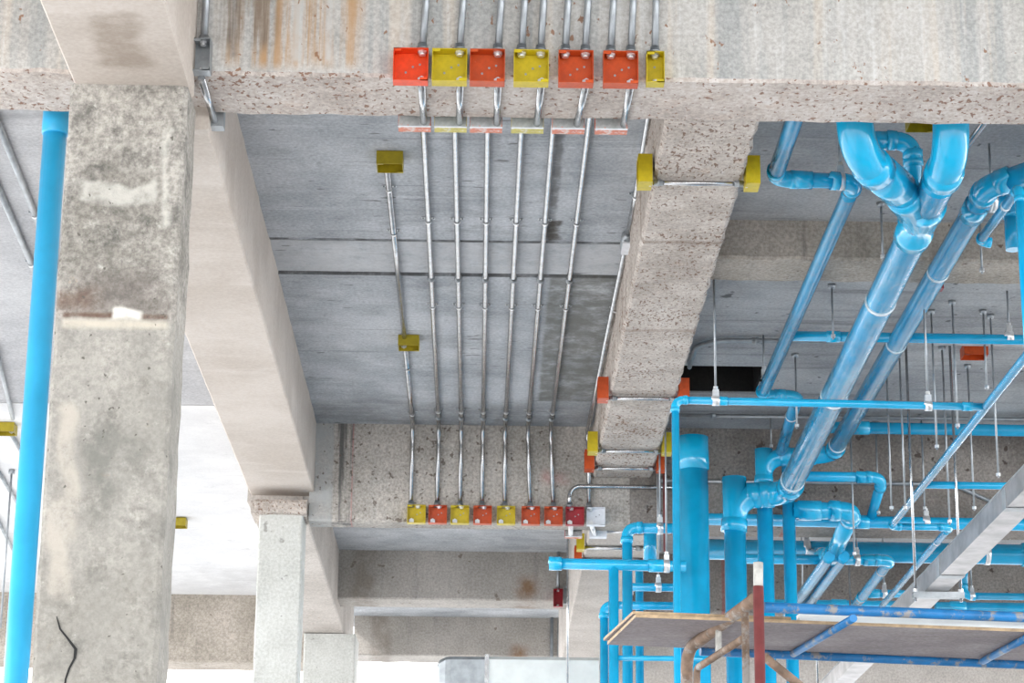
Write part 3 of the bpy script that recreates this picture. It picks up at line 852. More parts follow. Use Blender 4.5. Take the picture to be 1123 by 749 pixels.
# ------------------------------------------------------------------ blue pvc pipes
def pvc_pipe(root, pts, r, bend=None, wrap=(), mat='pvc', couplings=(), start='open', end='open', elbow_at=None, tapes=()):
    """pipe segments, elbows with sockets at each corner; couplings (segment, fraction); wrap: wrapped segments; tapes (segment, fraction)"""
    pts = [Vector(p) for p in pts]
    bend = bend or r * 2.2
    pp, arcs = fillet(pts, bend, 9)
    n = len(pts)
    ends = []
    for i in range(n - 1):
        a = pts[i] if i == 0 else arcs[i - 1][-1]
        b = pts[i + 1] if i + 1 == n - 1 else arcs[i][0]
        ends.append((a, b))
        if (b - a).length > 0.005:
            MB().ring_sweep([a, b], r, 20).build('pipe', MAT[mat], root)
            if i in wrap:
                d = (b - a).normalized(); L = (b - a).length
                k = max(3, int(L / 0.12))
                ps, rs = [], []
                for q in range(k + 1):
                    f = 0.03 + 0.94 * q / k
                    ps.append(a + (b - a) * f)
                    rs.append(r * (1.07 + 0.02 * noise.noise(Vector((q * 1.7, r * 50, i)))))
                MB().ring_sweep(ps, rs, 20, False).build('plastic_wrap', MAT['wrap'], root)
    sock = r * 1.25
    for i, arc in enumerate(arcs):
        if len(arc) < 2: continue
        u = (arc[0] - arc[1]).normalized(); w = (arc[-1] - arc[-2]).normalized()
        R = r * 1.10; Rs = r * 1.20
        path = [arc[0] + u * sock, arc[0] + u * sock, arc[0] + u * sock * .12, arc[0] + u * sock * .1] + arc + [arc[-1] + w * sock * .1, arc[-1] + w * sock * .12, arc[-1] + w * sock, arc[-1] + w * sock]
        rad = [r, Rs, Rs, R] + [R] * len(arc) + [R, Rs, Rs, r]
        MB().ring_sweep(path, rad, 20).build('elbow', MAT['pvc_fit'], root)
    for s, f in couplings:
        a, b = ends[s]; d = (b - a).normalized(); c = a + (b - a) * f
        l = r * 1.3
        MB().ring_sweep([c - d * l, c - d * l, c - d * .02 * r, c + d * .02 * r, c + d * l, c + d * l], [r, r * 1.17, r * 1.17, r * 1.17, r * 1.17, r], 20).build('coupling', MAT['pvc_fit'], root)
    for s, f in tapes:
        a, b = ends[s]; d = (b - a).normalized(); c = a + (b - a) * f
        MB().ring_sweep([c - d * .007, c - d * .007, c + d * .007, c + d * .007], [r, r * 1.11, r * 1.11, r], 20).build('tape_ring', MAT['tape'], root)


def pvc_run(label, pts, r, group=None, name='drain_pipe', **kw):
    root = empty(name, label, 'pipe', pts[0], group)
    pvc_pipe(root, pts, r, **kw)
    return root


def socket(root, p, d, r, l):
    """short fitting sleeve centred on p along d"""
    p = Vector(p); d = Vector(d).normalized()
    MB().ring_sweep([p - d * l / 2, p - d * l / 2, p + d * l / 2, p + d * l / 2], [r * .9, r * 1.17, r * 1.17, r * .9], 20).build('coupling', MAT['pvc_fit'], root)


def wye(root, p, d, q, r, l):
    """branch fitting: sleeve along d at p with a stub towards q"""
    p = Vector(p); d = Vector(d).normalized(); q = Vector(q)
    mb = MB()
    mb.ring_sweep([p - d * l / 2, p - d * l / 2, p - d * l * .32, p - d * l * .3, p + d * l * .3, p + d * l * .32, p + d * l / 2, p + d * l / 2],
                  [r, r * 1.2, r * 1.2, r * 1.1, r * 1.1, r * 1.2, r * 1.2, r], 20)
    e = (q - p).normalized()
    mb.ring_sweep([p, q - e * .07, q - e * .068, q, q], [r * 1.08, r * 1.08, r * 1.18, r * 1.18, r], 20)
    mb.build('tee', MAT['pvc_fit'], root)


# big main A with the riser it drops into and the wye at its head
AXm = 1.488
zA = lambda y: h(2.762 - (y - 7.1) * 0.030)
YA = 11.42
xr2 = P(807, 640, y=YA).x
A0 = Vector((AXm, 7.10, h(3.095))); A1 = Vector((AXm, 7.10, zA(7.1))); A2 = Vector((AXm, YA, zA(YA))); A3 = Vector((xr2, YA, zA(YA) - .005)); A4 = Vector((xr2, YA, 0.0))
rootA = pvc_run('large clear-wrapped blue drain main running diagonally from the front beam to the open riser', [A0, A1, A2, A3, A4], 0.054, bend=0.12, wrap=(1,), couplings=[(2, 0.45), (3, 0.33)],
                tapes=[(1, .32), (1, .62), (1, .96)])
# open stub above the elbow of the riser
MB().ring_sweep([(xr2, YA, zA(YA) - .12), (xr2, YA, P(807, 524, y=YA).z), (xr2, YA, P(807, 524, y=YA).z), (xr2, YA, P(807, 535, y=YA).z)], [.058, .062, .052, .050], 20, False).build('riser_stub', MAT['pvc_fit'], rootA)
# second inlet to main A
B0x = P(938, 150, y=7.12).x
wy = Vector((AXm, 7.60, zA(7.60)))
br = (wy - Vector((B0x, 7.12, h(2.775)))).normalized()
pvc_pipe(rootA, [(B0x, 7.12, h(3.095)), (B0x, 7.12, h(2.775)), wy], 0.055, bend=0.11, mat='pvc_fit', couplings=[(1, 0.35)])
wye(rootA, wy + Vector((0, .09, -.003)), (0, 1, -.03), wy - br * .19, 0.055, 0.30)
# small loop from the inlet back to the wye
yl = 7.5
p1 = P(940, 154, y=yl); p2 = P(1001, 160, y=yl)
pvc_pipe(rootA, [p1, (p2.x, yl, p1.z), (p2.x, yl + 0.02, h(2.86)), (p2.x + .03, 7.85, h(2.80))], 0.029, bend=0.06, couplings=[(0, .45)])

# second main B, beside A
zB = lambda y: h(2.882 - (y - 8) * 0.006)
BX = 1.715; YB2 = 11.50; YR3 = 11.56
xr3 = P(840, 620, y=YR3).x
u_ = P(1123, 166, z=2.90)
rootB = pvc_run('second blue drain main running just right of the large wrapped one', [(BX + .75, 7.70 - .62, h(2.98)), (BX + .02, 7.72, zB(7.7)), (BX + .02, YB2, zB(YB2)), (xr3, YR3, zB(YB2) - .01), (xr3, YR3, 0.0)], 0.040, bend=0.09,
                wrap=(1,), couplings=[(1, .05), (2, .72), (3, .02)], tapes=[(1, .24), (1, .50), (1, .965)])
MB().ring_sweep([(xr3, YR3, zB(YB2) - .1), (xr3, YR3, P(840, 493, y=YR3).z), (xr3, YR3, P(840, 493, y=YR3).z), (xr3, YR3, P(840, 502, y=YR3).z)], [.044, .047, .039, .038], 20, False).build('riser_stub', MAT['pvc_fit'], rootB)
# branches to the right from B
pvc_pipe(rootB, [(BX + .03, 7.86, zB(7.8)), (BX + 1.2, 7.86, zB(7.8) - .004)], 0.034, couplings=[(0, .12)])
p = P(1000, 472, y=11.6)
pvc_pipe(rootB, [(BX - .0, 11.56, p.z), (4.0, 11.56, p.z - .01)], 0.030, couplings=[(0, .08)])

# small wrapped pipe C
zC = 2.885
C0 = P(877, 100, z=zC); c1 = P(849, 196, z=zC); cX = 1.268
C2 = Vector((cX, c1.y, h(zC)))
C3 = Vector((cX, 10.50, h(zC))); c4 = P(875, 434, z=zC)
rootC = pvc_run('slim wrapped blue pipe left of the large main, bending right at both ends', [(c1.x, 6.98, h(zC)), (c1.x, c1.y, h(zC)), (cX, c1.y + .02, h(zC)), (cX, 10.5, h(zC)), (c4.x, 10.5, h(zC)), (P(864, 480, z=zC - .01).x, 11.5, h(zC - .01))],
                0.0275, bend=0.055, wrap=(0, 2, 4), couplings=[(1, .25)], tapes=[(0, .25), (2, .12), (2, .50), (2, .93), (4, .3)])
# pipe branching right from C
p = P(990, 370, y=9.55)
pvc_pipe(rootC, [(cX + .02, 9.55, p.z), (4.2, 9.55, p.z - .01)], 0.0215, couplings=[(0, .06)])

# riser R4 and the trap H5
YR4 = 11.62
xr4 = P(867, 640, y=YR4).x
z5 = P(900, 560, y=YR4).z
z7 = P(1000, 605, y=13.0).z
rootE = pvc_run('slim blue riser just right of the two big risers, with a side trap', [(xr4, YR4, h(2.86)), (xr4, YR4, 0.0)], 0.032)
e5 = P(935, 563, y=YR4)
pvc_pipe(rootE, [(xr4 + .02, YR4, z5), (e5.x, YR4, z5), (e5.x - .01, 12.25, z5 - .10), (e5.x - .01, 12.99, z7 - .03)], 0.044, bend=0.06, couplings=[(0, .35)], mat='pvc_fit')
# H4
z4 = P(920, 523, y=11.55).z
e4 = P(968, 523, y=11.55)
pvc_run('blue pipe leaving the wrapped main to the right and bending back', [(AXm + .02, 11.55, z4), (e4.x, 11.55, z4), (e4.x - .02, 11.83, z4 - .15)], 0.026, bend=0.05, couplings=[(0, .9)])
# H6
z6 = P(1000, 572, y=11.83).z
pvc_run('long level blue pipe behind the risers, along the rear beam', [(P(760, 575, y=11.83).x, 11.83, z6 + .0), (4.5, 11.83, z6 - .02)], 0.031, couplings=[(0, .25)])
# H7 and lower levels
z7 = P(1000, 605, y=13.0).z
pvc_run('thick level blue pipe beyond the rear beam, the thickest horizontal one', [(P(760, 604, y=13.0).x, 13.0, z7), (5.0, 13.0, z7 - .02)], 0.058, couplings=[(0, .5)])
z8 = P(920, 614, y=12.5).z
e8 = P(976, 614, y=12.5)
rt8 = pvc_run('blue pipe below the thick level one, turning away with a clear-wrapped leg', [(P(800, 614, y=12.5).x, 12.5, z8), (e8.x, 12.5, z8), (e8.x + .03, 14.6, z8)], 0.027, bend=0.05, wrap=(1,), couplings=[(0, .93), (1, .5)], tapes=[(1, .12)])
for (pa, pb, lab) in (((905, 610), (868, 675), 'left of two parallel wrapped pipes behind the slim riser'), ((921, 610), (878, 680), 'right of two parallel wrapped pipes behind the slim riser')):
    a = P(*pa, z=2.47); b = P(*pb, z=2.47)
    x_ = (a.x + b.x) / 2
    rt_ = pvc_run('wrapped blue pipe, ' + lab, [(x_, a.y, h(2.47)), (x_, b.y, h(2.47))], 0.028, 'parallel wrapped pipes', wrap=(0,), tapes=[(0, .2), (0, .7)])
    MB().ring_sweep([(x_, b.y - .3, h(2.49)), (x_, b.y - .3, h(H))], .005, 8).build('hanger_rod', MAT['galv_dull'], rt_)
z9 = P(970, 651, y=14.0).z
pvc_run('short blue pipe low behind the wrapped leg', [(P(950, 651, y=14).x, 14.0, z9), (P(992, 650, y=14).x, 14.0, z9)], 0.024, couplings=[(0, .2)])
z10 = P(930, 664, y=14.2).z
pvc_run('level blue pipe just above the scaffold tube, left of the cable tray', [(P(840, 664, y=14.2).x, 14.2, z10), (P(1000, 664, y=14.2).x, 14.2, z10)], 0.033, couplings=[(0, .5)])
z11 = P(1080, 667, y=14.2).z
pvc_run('level blue pipe just above the scaffold tube, right of the cable tray', [(P(1026, 667, y=14.2).x, 14.2, z11), (5.0, 14.2, z11)], 0.036, couplings=[(0, .06)])
z12 = P(1090, 654, y=14.0).z
rt12 = pvc_run('slim blue pipe right of the cable tray with a short drop', [(P(1057, 600, y=14).x, 14.0, P(1057, 618, y=14).z), (P(1057, 654, y=14).x, 14.0, z12), (5.0, 14.0, z12)], 0.022, bend=0.04)

# lower supply line D and H1 with the thin riser in front
zD = 2.44
DX = 1.972
e7 = P(1041, 579, z=zD)
rootD = pvc_run('thin wrapped blue pipe running diagonally below the mains at the right', [(DX, 8.05, h(zD)), (DX, 11.24, h(zD)), (e7.x, 11.24, h(zD)), (e7.x + .02, 13.4, h(zD))], 0.0165, name='supply_pipe', bend=0.03, wrap=(0, 2),
                tapes=[(0, .3), (0, .55), (0, .95), (2, .15)])
p = P(1060, 521, y=10.35)
pvc_pipe(rootD, [(DX, 10.35, h(zD)), (2.6, 10.35, h(zD))], 0.0165)
xh1 = P(740.5, 438, y=9.0).x
pvc_run('thin blue pipe crossing in front of the mains and dropping at its left end', [(xh1 - .003, 9.0, 0.0), (xh1, 9.0, h(2.452)), (DX, 9.0, h(zD))], 0.0155, name='supply_pipe', bend=0.03, couplings=[(1, .13), (1, .94)])
# right edge riser R5 with loop
z5a = P(1118, 206, y=7.45).z
x5 = P(1119.5, 240, y=7.45).x
a5 = P(1082, 250, z=z5a - CZ)
rt5 = pvc_run('slim blue pipe at the right edge with a small wrapped loop', [(x5 + .005, 7.45, h(1.95)), (x5, 7.45, z5a), (a5.x + .005, 8.0, z5a), (x5 + .02, 8.0, z5a - .005)], 0.0165, name='supply_pipe', bend=0.03, wrap=(1,), tapes=[(1, .3)])
xk = P(1110, 240, y=8.25).x
pvc_run('short capped blue drop behind the small wrapped loop', [(xk + .5, 8.25, P(1110, 212, y=8.25).z), (xk, 8.25, P(1110, 212, y=8.25).z), (xk, 8.25, P(1110, 274, y=8.25).z)], 0.030, bend=0.06)

# big riser R1
Y1 = 11.2
x1 = P(760.5, 580, y=Y1).x
rt1 = empty('drain_pipe', 'widest blue riser with an open collar, right of the thin pipe', 'pipe', (x1, Y1, 0))
zt1 = P(760, 480, y=Y1).z
MB().ring_sweep([(x1, Y1, 0), (x1, Y1, zt1 - .05)], 0.075, 28).build('pipe', MAT['pvc'], rt1)
MB().ring_sweep([(x1, Y1, zt1 - .165), (x1, Y1, zt1 - .16), (x1, Y1, zt1), (x1, Y1, zt1), (x1, Y1, zt1 - .08)], [.075, .080, .080, .073, .072], 28, False).build('collar', MAT['pvc_fit'], rt1)

# left group of small blue pipes
def V(px, py, y):
    return P(px, py, y=y)
z_ = V(700, 579, 11.5).z; x_ = V(688, 640, 11.5).x
pvc_run('small blue pipe arching right above the capped one', [(x_ - .004, 11.5, 0.0), (x_, 11.5, z_), (V(760, 578, 11.5).x, 11.5, z_)], 0.026, name='supply_pipe', bend=0.045)
z_ = V(660, 620, 11.0).z
rl2 = pvc_run('capped level blue pipe pointing left with a drop', [(V(604, 620, 11).x, 11.0, z_ + .006), (V(1000, 620, 11).x * .0 + V(752, 619, 11).x, 11.0, z_)], 0.0265, name='supply_pipe', couplings=[(0, .78)])
MB().ring_sweep([(V(602, 620, 11).x, 11.0, z_ + .006), (V(602, 620, 11).x, 11.0, z_ + .006), (V(616, 620, 11).x, 11.0, z_ + .006), (V(616, 620, 11).x, 11.0, z_ + .006)], [.005, .033, .033, .026], 20).build('end_cap', MAT['pvc_fit'], rl2)
pvc_pipe(rl2, [(V(673, 640, 11).x, 11.0, z_), (V(672, 640, 11).x - .003, 11.0, 0.0)], 0.024)
z_ = V(690, 664, 11.7).z; x_ = V(662.5, 700, 11.7).x
pvc_run('small blue pipe arching right, lowest and leftmost of the small group', [(x_, 11.7, 0.0), (x_, 11.7, z_), (V(760, 664, 11.7).x, 11.7, z_)], 0.021, name='supply_pipe', bend=0.04)
z_ = V(715, 644, 11.75).z
pvc_run('short level blue pipe between the capped pipe and the scaffold board', [(V(692, 644, 11.75).x, 11.75, z_), (V(765, 642, 11.75).x, 11.75, z_)], 0.021, name='supply_pipe')
pvc_run('upright blue pipe behind the capped one', [(V(701, 700, 11.85).x, 11.85, 0.6), (V(701, 626, 11.85).x, 11.85, V(701, 624, 11.85).z)], 0.021, name='supply_pipe')
pvc_run('short upright blue pipe above the capped one, by the yellow and orange box', [(V(713, 614, 12.0).x, 12.0, V(713, 618, 12.0).z), (V(713, 588, 12.0).x, 12.0, h(2.586))], 0.034, name='supply_pipe')
z_ = V(720, 722, 11.0).z
pvc_run('thin level blue pipe low under the scaffold board', [(V(674, 722, 11.0).x, 11.0, z_), (V(770, 721, 11.0).x, 11.0, z_)], 0.0125, name='supply_pipe')

# tall blue pipe at the left of the big column
YL = 7.05
xl = P(62, 126, y=YL).x
rtl = pvc_run('tall pale blue downpipe left of the big column', [(xl - .012, YL, 0.0), (xl, YL, h(3.02))], 0.0375, mat='pvc_light')
zq = P(62, 148, y=YL).z
MB().ring_sweep([(xl, YL, zq), (xl, YL, zq), (xl, YL, zq + .006), (xl, YL, h(3.02)), (xl, YL, h(3.02))], [.0375, .041, .043, .043, .0375], 22).build('collar', MAT['pvc_light'], rtl)


# ------------------------------------------------------------------ hangers and rods
def hanger(label, X, Y, ztop, zpipe, r, axis='x', rod=0.0045, group='pipe hangers'):
    """threaded rod from the ceiling with a clamp band round a pipe running along axis"""
    root = empty('pipe_hanger', label, 'pipe hanger', (X, Y, zpipe), group)
    rd = MB().ring_sweep([(X, Y, zpipe + r + .02), (X, Y, ztop)], rod, 8).build('rod', MAT['galv_dull'], root)
    mb = MB(); d = AX if axis == 'x' else AY; c = Vector((X, Y, zpipe))
    mb.ring_sweep([c - d * .014, c - d * .014, c + d * .014, c + d * .014], [r * .98, r + .005, r + .005, r * .98], 18).build('clamp', MAT['bright'], root)
    MB().box(X - .012, X + .012, Y - .012, Y + .012, zpipe + r, zpipe + r + .028).build('yoke', MAT['bright'], root)
    MB().ring_sweep([(X, Y, zpipe + r + .03), (X, Y, zpipe + r + .042)], .010, 6, True, 0, False).build('nut', MAT['bright'], rd)
    return root


hanger('hanger on the thin crossing pipe near its left corner', P(785, 439, y=9.0).x, 9.0, h(H), h(2.451), 0.0155)
hanger('hanger on the thin crossing pipe right of the mains', P(1018, 446, y=9.0).x, 9.0, h(H), h(2.4415), 0.0155)
hanger('hanger on the slim level pipe near the right edge', P(1107, 370, y=9.55).x, 9.55, h(H), P(1107, 370, y=9.55).z, 0.0215)
hanger('hanger on the slim bent pipe just behind the front beam', P(922, 200, y=7.68).x, c1.y + .018, h(H), h(zC), 0.0275)
hanger('hanger on the long level pipe along the rear beam', P(1016, 572, y=11.83).x, 11.83, h(2.62), z6 - .004, 0.031)
hanger('hanger on the thick level pipe, left', P(885, 605, y=13).x, 13.0, h(H), z7, 0.058)
hanger('hanger on the lower pipe just left of its wrapped elbow', P(940, 614, y=12.5).x, 12.5, h(H), z8, 0.027)
hanger('hanger on the thick level pipe, right of the cable tray', P(1082, 605, y=13).x, 13.0, h(H), z7 - .008, 0.058)
hanger('hanger on the slim right pipe beside its short drop', P(1066, 654, y=14).x, 14.0, h(H), z12, 0.022)
hanger('hanger on the capped level pipe beside the thin drop', P(731, 619, y=11).x, 11.0, h(H), P(660, 620, y=11).z, 0.0265)
hanger('hanger on the small arching pipe near the widest riser', P(724, 578, y=11.5).x, 11.5, h(H), V(700, 579, 11.5).z, 0.026)
hanger('hanger on the short level pipe above the scaffold board', P(722, 643, y=11.75).x, 11.75, h(H), V(715, 644, 11.75).z, 0.021)
hanger('hanger clamped at the head of the slim right-edge pipe', P(1088, 222, y=7.86).x, 7.86, h(H), zB(7.8) - .002, 0.034)
hanger('hanger on the slim wrapped pipe before its right bend', P(838, 410, y=10.25).x, 10.25, h(H), h(zC), 0.0275, 'y')

hanger('hanger on the short blue pipe low behind the wrapped leg', P(970, 651, y=14).x, 14.0, h(H), z9, 0.024)

rods = [((912, 312), (912, 372)), ((966, 222), (966, 285)), ((986, 380), (998, 560)), ((1033, 380), (1045, 575)), ((972, 402), (983, 560)), ((1021, 340), (1029, 493)),
        ((1078, 340), (1083, 428)), ((1086, 345), (1103, 524)), ((1074, 236), (1076, 300)), ((1061, 400), (1069, 560)), ((845, 455), (846, 492)), ((932, 452), (937, 610)),
        ((960, 462), (964, 565)), ((872, 388), (876, 470)), ((1010, 455), (1014, 560)), ((1044, 330), (1052, 470))]
places = ['short rod behind the large main under the shallow beam', 'rod behind the second main near the shallow beam', 'long rod ending at the cable tray',
          'long rod through the middle of the right bay', 'long rod just right of the second main', 'rod left of the thin diagonal pipe', 'rod by the right end of the thin crossing pipe', 'longest rod near the right edge',
          'short rod in front of the shallow beam at right', 'rod beyond the thin diagonal pipe', 'short rod above the middle riser', 'rod in front of the dark rear beam by the bent pipe',
          'rod in front of the dark rear beam beside a red streak', 'rod beside the slim wrapped pipe by the dark opening', 'rod ending at the long level pipe', 'rod between the slim level pipe and the thin diagonal pipe']
for ((ax, ay), (bx_, by)), lab in zip(rods, places):
    t = P(ax, ay, z=H)
    zz = P(bx_, by, y=t.y).z
    root = empty('hanger_rod', 'thin threaded ' + lab, 'hanger rod', t, 'loose hanger rods')
    rd = MB().ring_sweep([(t.x, t.y, zz), (t.x, t.y, h(H))], 0.0045, 8).build('rod', MAT['galv_dull'], root)
    MB().ring_sweep([(t.x, t.y, h(H) - .018), (t.x, t.y, h(H))], [.014, .018], 8).build('anchor', MAT['galv_dull'], root)
    MB().ring_sweep([(t.x, t.y, zz + .008), (t.x, t.y, zz + .02)], .010, 6, True, 0, False).build('nut', MAT['bright'], rd)

# horizontal conduits in the right bay
z_ = H - .022
a = P(780, 373, z=z_)
conduit('dark conduit on the right ceiling bending behind the rough beam', [(a.x - .06, a.y + .45, h(z_)), (a.x - .06, a.y, h(z_)), (cX + .3, a.y, h(z_)), (3.5, a.y, h(z_))], 0.011, 0.15, None, [((a.x + .2, a.y, h(z_)), (1, 0, 0))], [], 'galv_dull')
a = P(800, 456, z=z_)
conduit('thin grey conduit across the right ceiling, just beyond the opening', [(0.88, a.y, h(z_)), (4.0, a.y, h(z_))], 0.010, 0, None, [((1.15, a.y, h(z_)), (1, 0, 0))], [], 'galv_dull')
z_ = P(900, 529, y=D - .02).z
conduit('thin conduit along the dark rear beam dropping at its right end', [(0.9, D - .015, z_), (P(1045, 530, y=D - .015).x, D - .015, z_), (P(1090, 552, y=D - .015).x, D - .015, P(1090, 552, y=D).z), (4, D - .015, P(1110, 560, y=D).z)], 0.011, 0.1, None, [], [], 'galv_dull')

# boxes of the right bay
p = P(1068, 380, z=H)
jbox((p.x, p.y, h(H - .002)), FACE_DOWN, 'orange', 'orange box on the right ceiling under the slim level pipe', 0.11, 0.10, 0.05, None, [('L', 0)], [])
p = P(1030, 302, y=8.95)
jbox((p.x, 8.992, P(1030, 302, y=8.98).z), FACE_BACK, 'crimson', 'dark red box behind the shallow beam by the second main', 0.05, 0.10, 0.045, None, [], [])
p = P(1008, 130, y=8.0)
p = P(1011, 124, z=H)
jbox((p.x, p.y, h(H - .002)), FACE_DOWN, 'dull_yellow', 'yellow ceiling box just showing below the front beam at right', 0.10, 0.10, 0.05, None, [], [])
a = P(1078, 135, z=2.95)
conduit('pale sloping conduit behind the head of the second main', [(a.x + .02, a.y - .25, h(2.95)), (a.x - .05, a.y + .75, h(2.95))], 0.011, 0, None, [], [])

# ------------------------------------------------------------------ cluster beyond the rear beam, right of the dark red box
Yc = D + 0.17
zb2 = 2.583
for px, colr, lab in ((629, 'crimson', 'dark red box behind the rear beam soffit'), (656, 'white', 'white box behind the rear beam soffit')):
    X = P(px, 580, y=Yc).x
    jbox((X, Yc, h(2.552 + .045)), FACE_BACK, colr, lab + ', below its twin in the rear row', 0.09, 0.09, 0.045, 'boxes behind the rear beam', [('K', (0.4, -0.6))], [], outer='galv' if colr == 'crimson' else None)
    cx = bx[7] - .02 if colr == 'crimson' else bx[8] - .02
    conduit(f'stub of conduit under the rear beam from the {"dark red" if colr == "crimson" else "white"} box', [(cx, D - .01, h(2.567)), (X - .015, Yc, h(2.567))], 0.0115, 0, None, [], [], 'bright')
for px, y0, lab in ((636, 594, 'left'), (698, 599, 'right')):
    c = P(px, y0, y=12.6)
    x_ = 0.545 if lab == 'left' else 0.905
    rot = FACE_LEFT if lab == 'left' else FACE_RIGHT
    for j, (colr, cn) in enumerate((('yellow', 'yellow'), ('orange', 'orange'))):
        jbox((x_ - (.003 if lab == 'left' else -.003), 12.55 + j * .32, h(2.60 - .015 + .03)), rot, colr, f'small {cn} box on the {lab} side of the pale beam beyond the rear beam', 0.085, 0.085, 0.04, 'boxes on the far pale beam', [('K', (0, -0.7))], [])
for j, yy in enumerate((12.55, 12.87)):
    conduit(f'short conduit under the far pale beam, {"nearer" if j == 0 else "farther"} of the two', [(0.545, yy, h(2.588)), (0.905, yy, h(2.588))], 0.011, 0, 'conduits under the far pale beam', [((0.84, yy, h(2.588)), (1, 0, 0))], [])
conduit('level conduit from the white box behind the rear beam to the right', [(P(664, 577, y=Yc).x, Yc + .03, h(2.59)), (P(735, 578, y=Yc).x, Yc + .03, h(2.59))], 0.011, 0, None, [], [])
# far boxes and dropping conduits
Yd = 15.17
for px, y0, colr, lab in ((612, 656, 'crimson', 'dark red box on the rust-stained far beam'), (623, 653, 'galv_dull', 'grey box beside the dark red one on the far beam')):
    c = P(px, y0, y=Yd)
    jbox((c.x, Yd + .022, c.z), FACE_CAM, colr, lab, 0.06, 0.115, 0.045, None, [('T', 0), ('B', 0)], [])
    conduit('thin conduit down to the ' + lab, [(c.x, Yd, h(H)), (c.x, Yd, c.z + .05)], 0.011, 0, None, [], [], 'galv_dull')
for k, px in enumerate((605.5, 613.5)):
    c0 = P(px, 672, y=17.9)
    conduit(f'thin upright conduit on the farthest beam, {"left" if k == 0 else "right"} of the pair', [(c0.x, 17.97, h(3.2)), (c0.x, 17.97, h(2.4))], 0.013, 0, None, [], [], 'galv_dull')
c0 = P(622.5, 700, y=13.2)
root = empty('hanger_rod', 'long thin rod hanging in front of the white duct', 'hanger rod', (c0.x, 13.2, h(H)), 'loose hanger rods')
MB().ring_sweep([(c0.x, 13.2, h(1.7)), (c0.x, 13.2, h(H))], 0.0065, 8).build('rod', MAT['galv'], root)
MB().ring_sweep([(c0.x, 13.2, h(H) - .02), (c0.x, 13.2, h(H))], .016, 8).build('anchor', MAT['galv_dull'], root)
for k, (px, mt, nm) in enumerate(((723, 'galv_dull', 'grey conduit'), (728.5, 'redpost', 'reddish conduit'))):
    c0 = P(px, 520, y=11.86); c1_ = P(px + .3, 605, y=11.86)
    conduit(f'upright {nm} below the right boxes of the rough beam', [(c0.x, 11.86, c0.z + .02), (c0.x, 11.86, c1_.z)], 0.008, 0, None, [], [], mt)

# white duct at the bottom
xa, xb, xc = P(479, 722, y=13.5).x, P(534, 722, y=13.5).x, P(657, 722, y=13.5).x
zt = P(600, 720, y=13.5).z
root = empty('air_duct', 'pale galvanized air duct at the bottom behind the hanging rod', 'duct', (xb, 13.5, zt))


def duct_body(x0, x1, y0, y1, z0, z1, chamf_left=False):
    mb = MB()
    c = 0.06
    prof = [(y0, z0), (y0, z1 - .02), (y0 + .02, z1), (y1 - .02, z1), (y1, z1 - .02), (y1, z0)]
    n = len(prof)
    xs = [(x0, .045, 0), (x0 + .015, .02, 0), (x0 + .05, .004, 0), (x0 + .08, 0, 0), (x1, 0, 0)] if chamf_left else [(x0, 0, 0), (x1, 0, 0)]
    for (x, ins, _) in xs:
        for (yy, zz) in prof:
            yq = yy + ins if yy < (y0 + y1) / 2 else yy - ins
            zq_ = zz - ins if zz > (z0 + z1) / 2 else zz
            mb.v.append(Vector((x, yq, zq_)))
    for i in range(len(xs) - 1):
        for j in range(n):
            a_, b_ = i * n + j, i * n + (j + 1) % n
            mb.face([a_, b_, b_ + n, a_ + n])
    mb.face(list(range(n))); mb.face([(len(xs) - 1) * n + j for j in range(n)])
    return mb


duct_body(xb + .004, xc, 13.5, 14.1, zt - .45, zt).build('duct_section', MAT['duct'], root)
duct_body(xa, xb - .004, 13.5, 14.1, zt - .45, zt - .002, True).build('duct_end', MAT['galv_dull'], root)
MB().box(xb - .012, xb + .012, 13.49, 14.11, zt - .46, zt + .008).build('flange', MAT['galv'], root)

# ------------------------------------------------------------------ cable trunking
zt_ = h(1.95)
tx0, tx1 = 1.948, 2.052
root = empty('cable_trunking', 'galvanized cable trunking running diagonally at the lower right', 'cable trunking', (2.0, 10.5, zt_))
mb = MB()
mb.box(tx0, tx1, 8.2, 14.5, zt_, zt_ + .002); mb.box(tx0, tx0 + .002, 8.2, 14.5, zt_ + .002, zt_ + .082); mb.box(tx1 - .002, tx1, 8.2, 14.5, zt_ + .002, zt_ + .082)
mb.build('tray', MAT['tray_zinc'], root)
mb = MB(); mb.box(tx0 - .004, tx1 + .004, 8.2, 14.5, zt_ + .082, zt_ + .086); mb.build('lid', MAT['galv_dull'], root)
for yy in (9.97, 8.65):
    mb = MB(); mb.box(tx0 - .003, tx0 - .0005, yy - .03, yy + .03, zt_ - .001, zt_ + .08); mb.box(tx0 - .003, tx1 + .003, yy - .03, yy + .03, zt_ - .003, zt_ - .001)
    mb.build('joint_strap', MAT['galv_dull'], root)
for k, yy in enumerate((10.32, 13.45)):
    root = empty('trapeze_hanger', 'channel bar hanger under the cable trunking, ' + ('above the scaffold board' if k == 0 else 'below the scaffold board'), 'hanger', (2.0, yy, zt_), 'trapeze hangers')
    mb = MB(); xa_, xb_ = tx0 - .05, tx1 + .07
    mb.box(xa_, xb_, yy - .02, yy + .02, zt_ - .030, zt_ - .027); mb.box(xa_, xb_, yy - .02, yy - .017, zt_ - .027, zt_ - .003); mb.box(xa_, xb_, yy + .017, yy + .02, zt_ - .027, zt_ - .003)
    mb.build('channel', MAT['galv_dull'], root)
    for xx in (xa_ + .012, xb_ - .012):
        MB().ring_sweep([(xx, yy, zt_ - .045), (xx, yy, h(H) if k == 0 else h(2.7))], .006, 8).build('rod', MAT['galv'], root)
        MB().ring_sweep([(xx, yy, zt_ - .002), (xx, yy, zt_ + .012)], .012, 6, True, 0, False).build('nut', MAT['bright'], root)

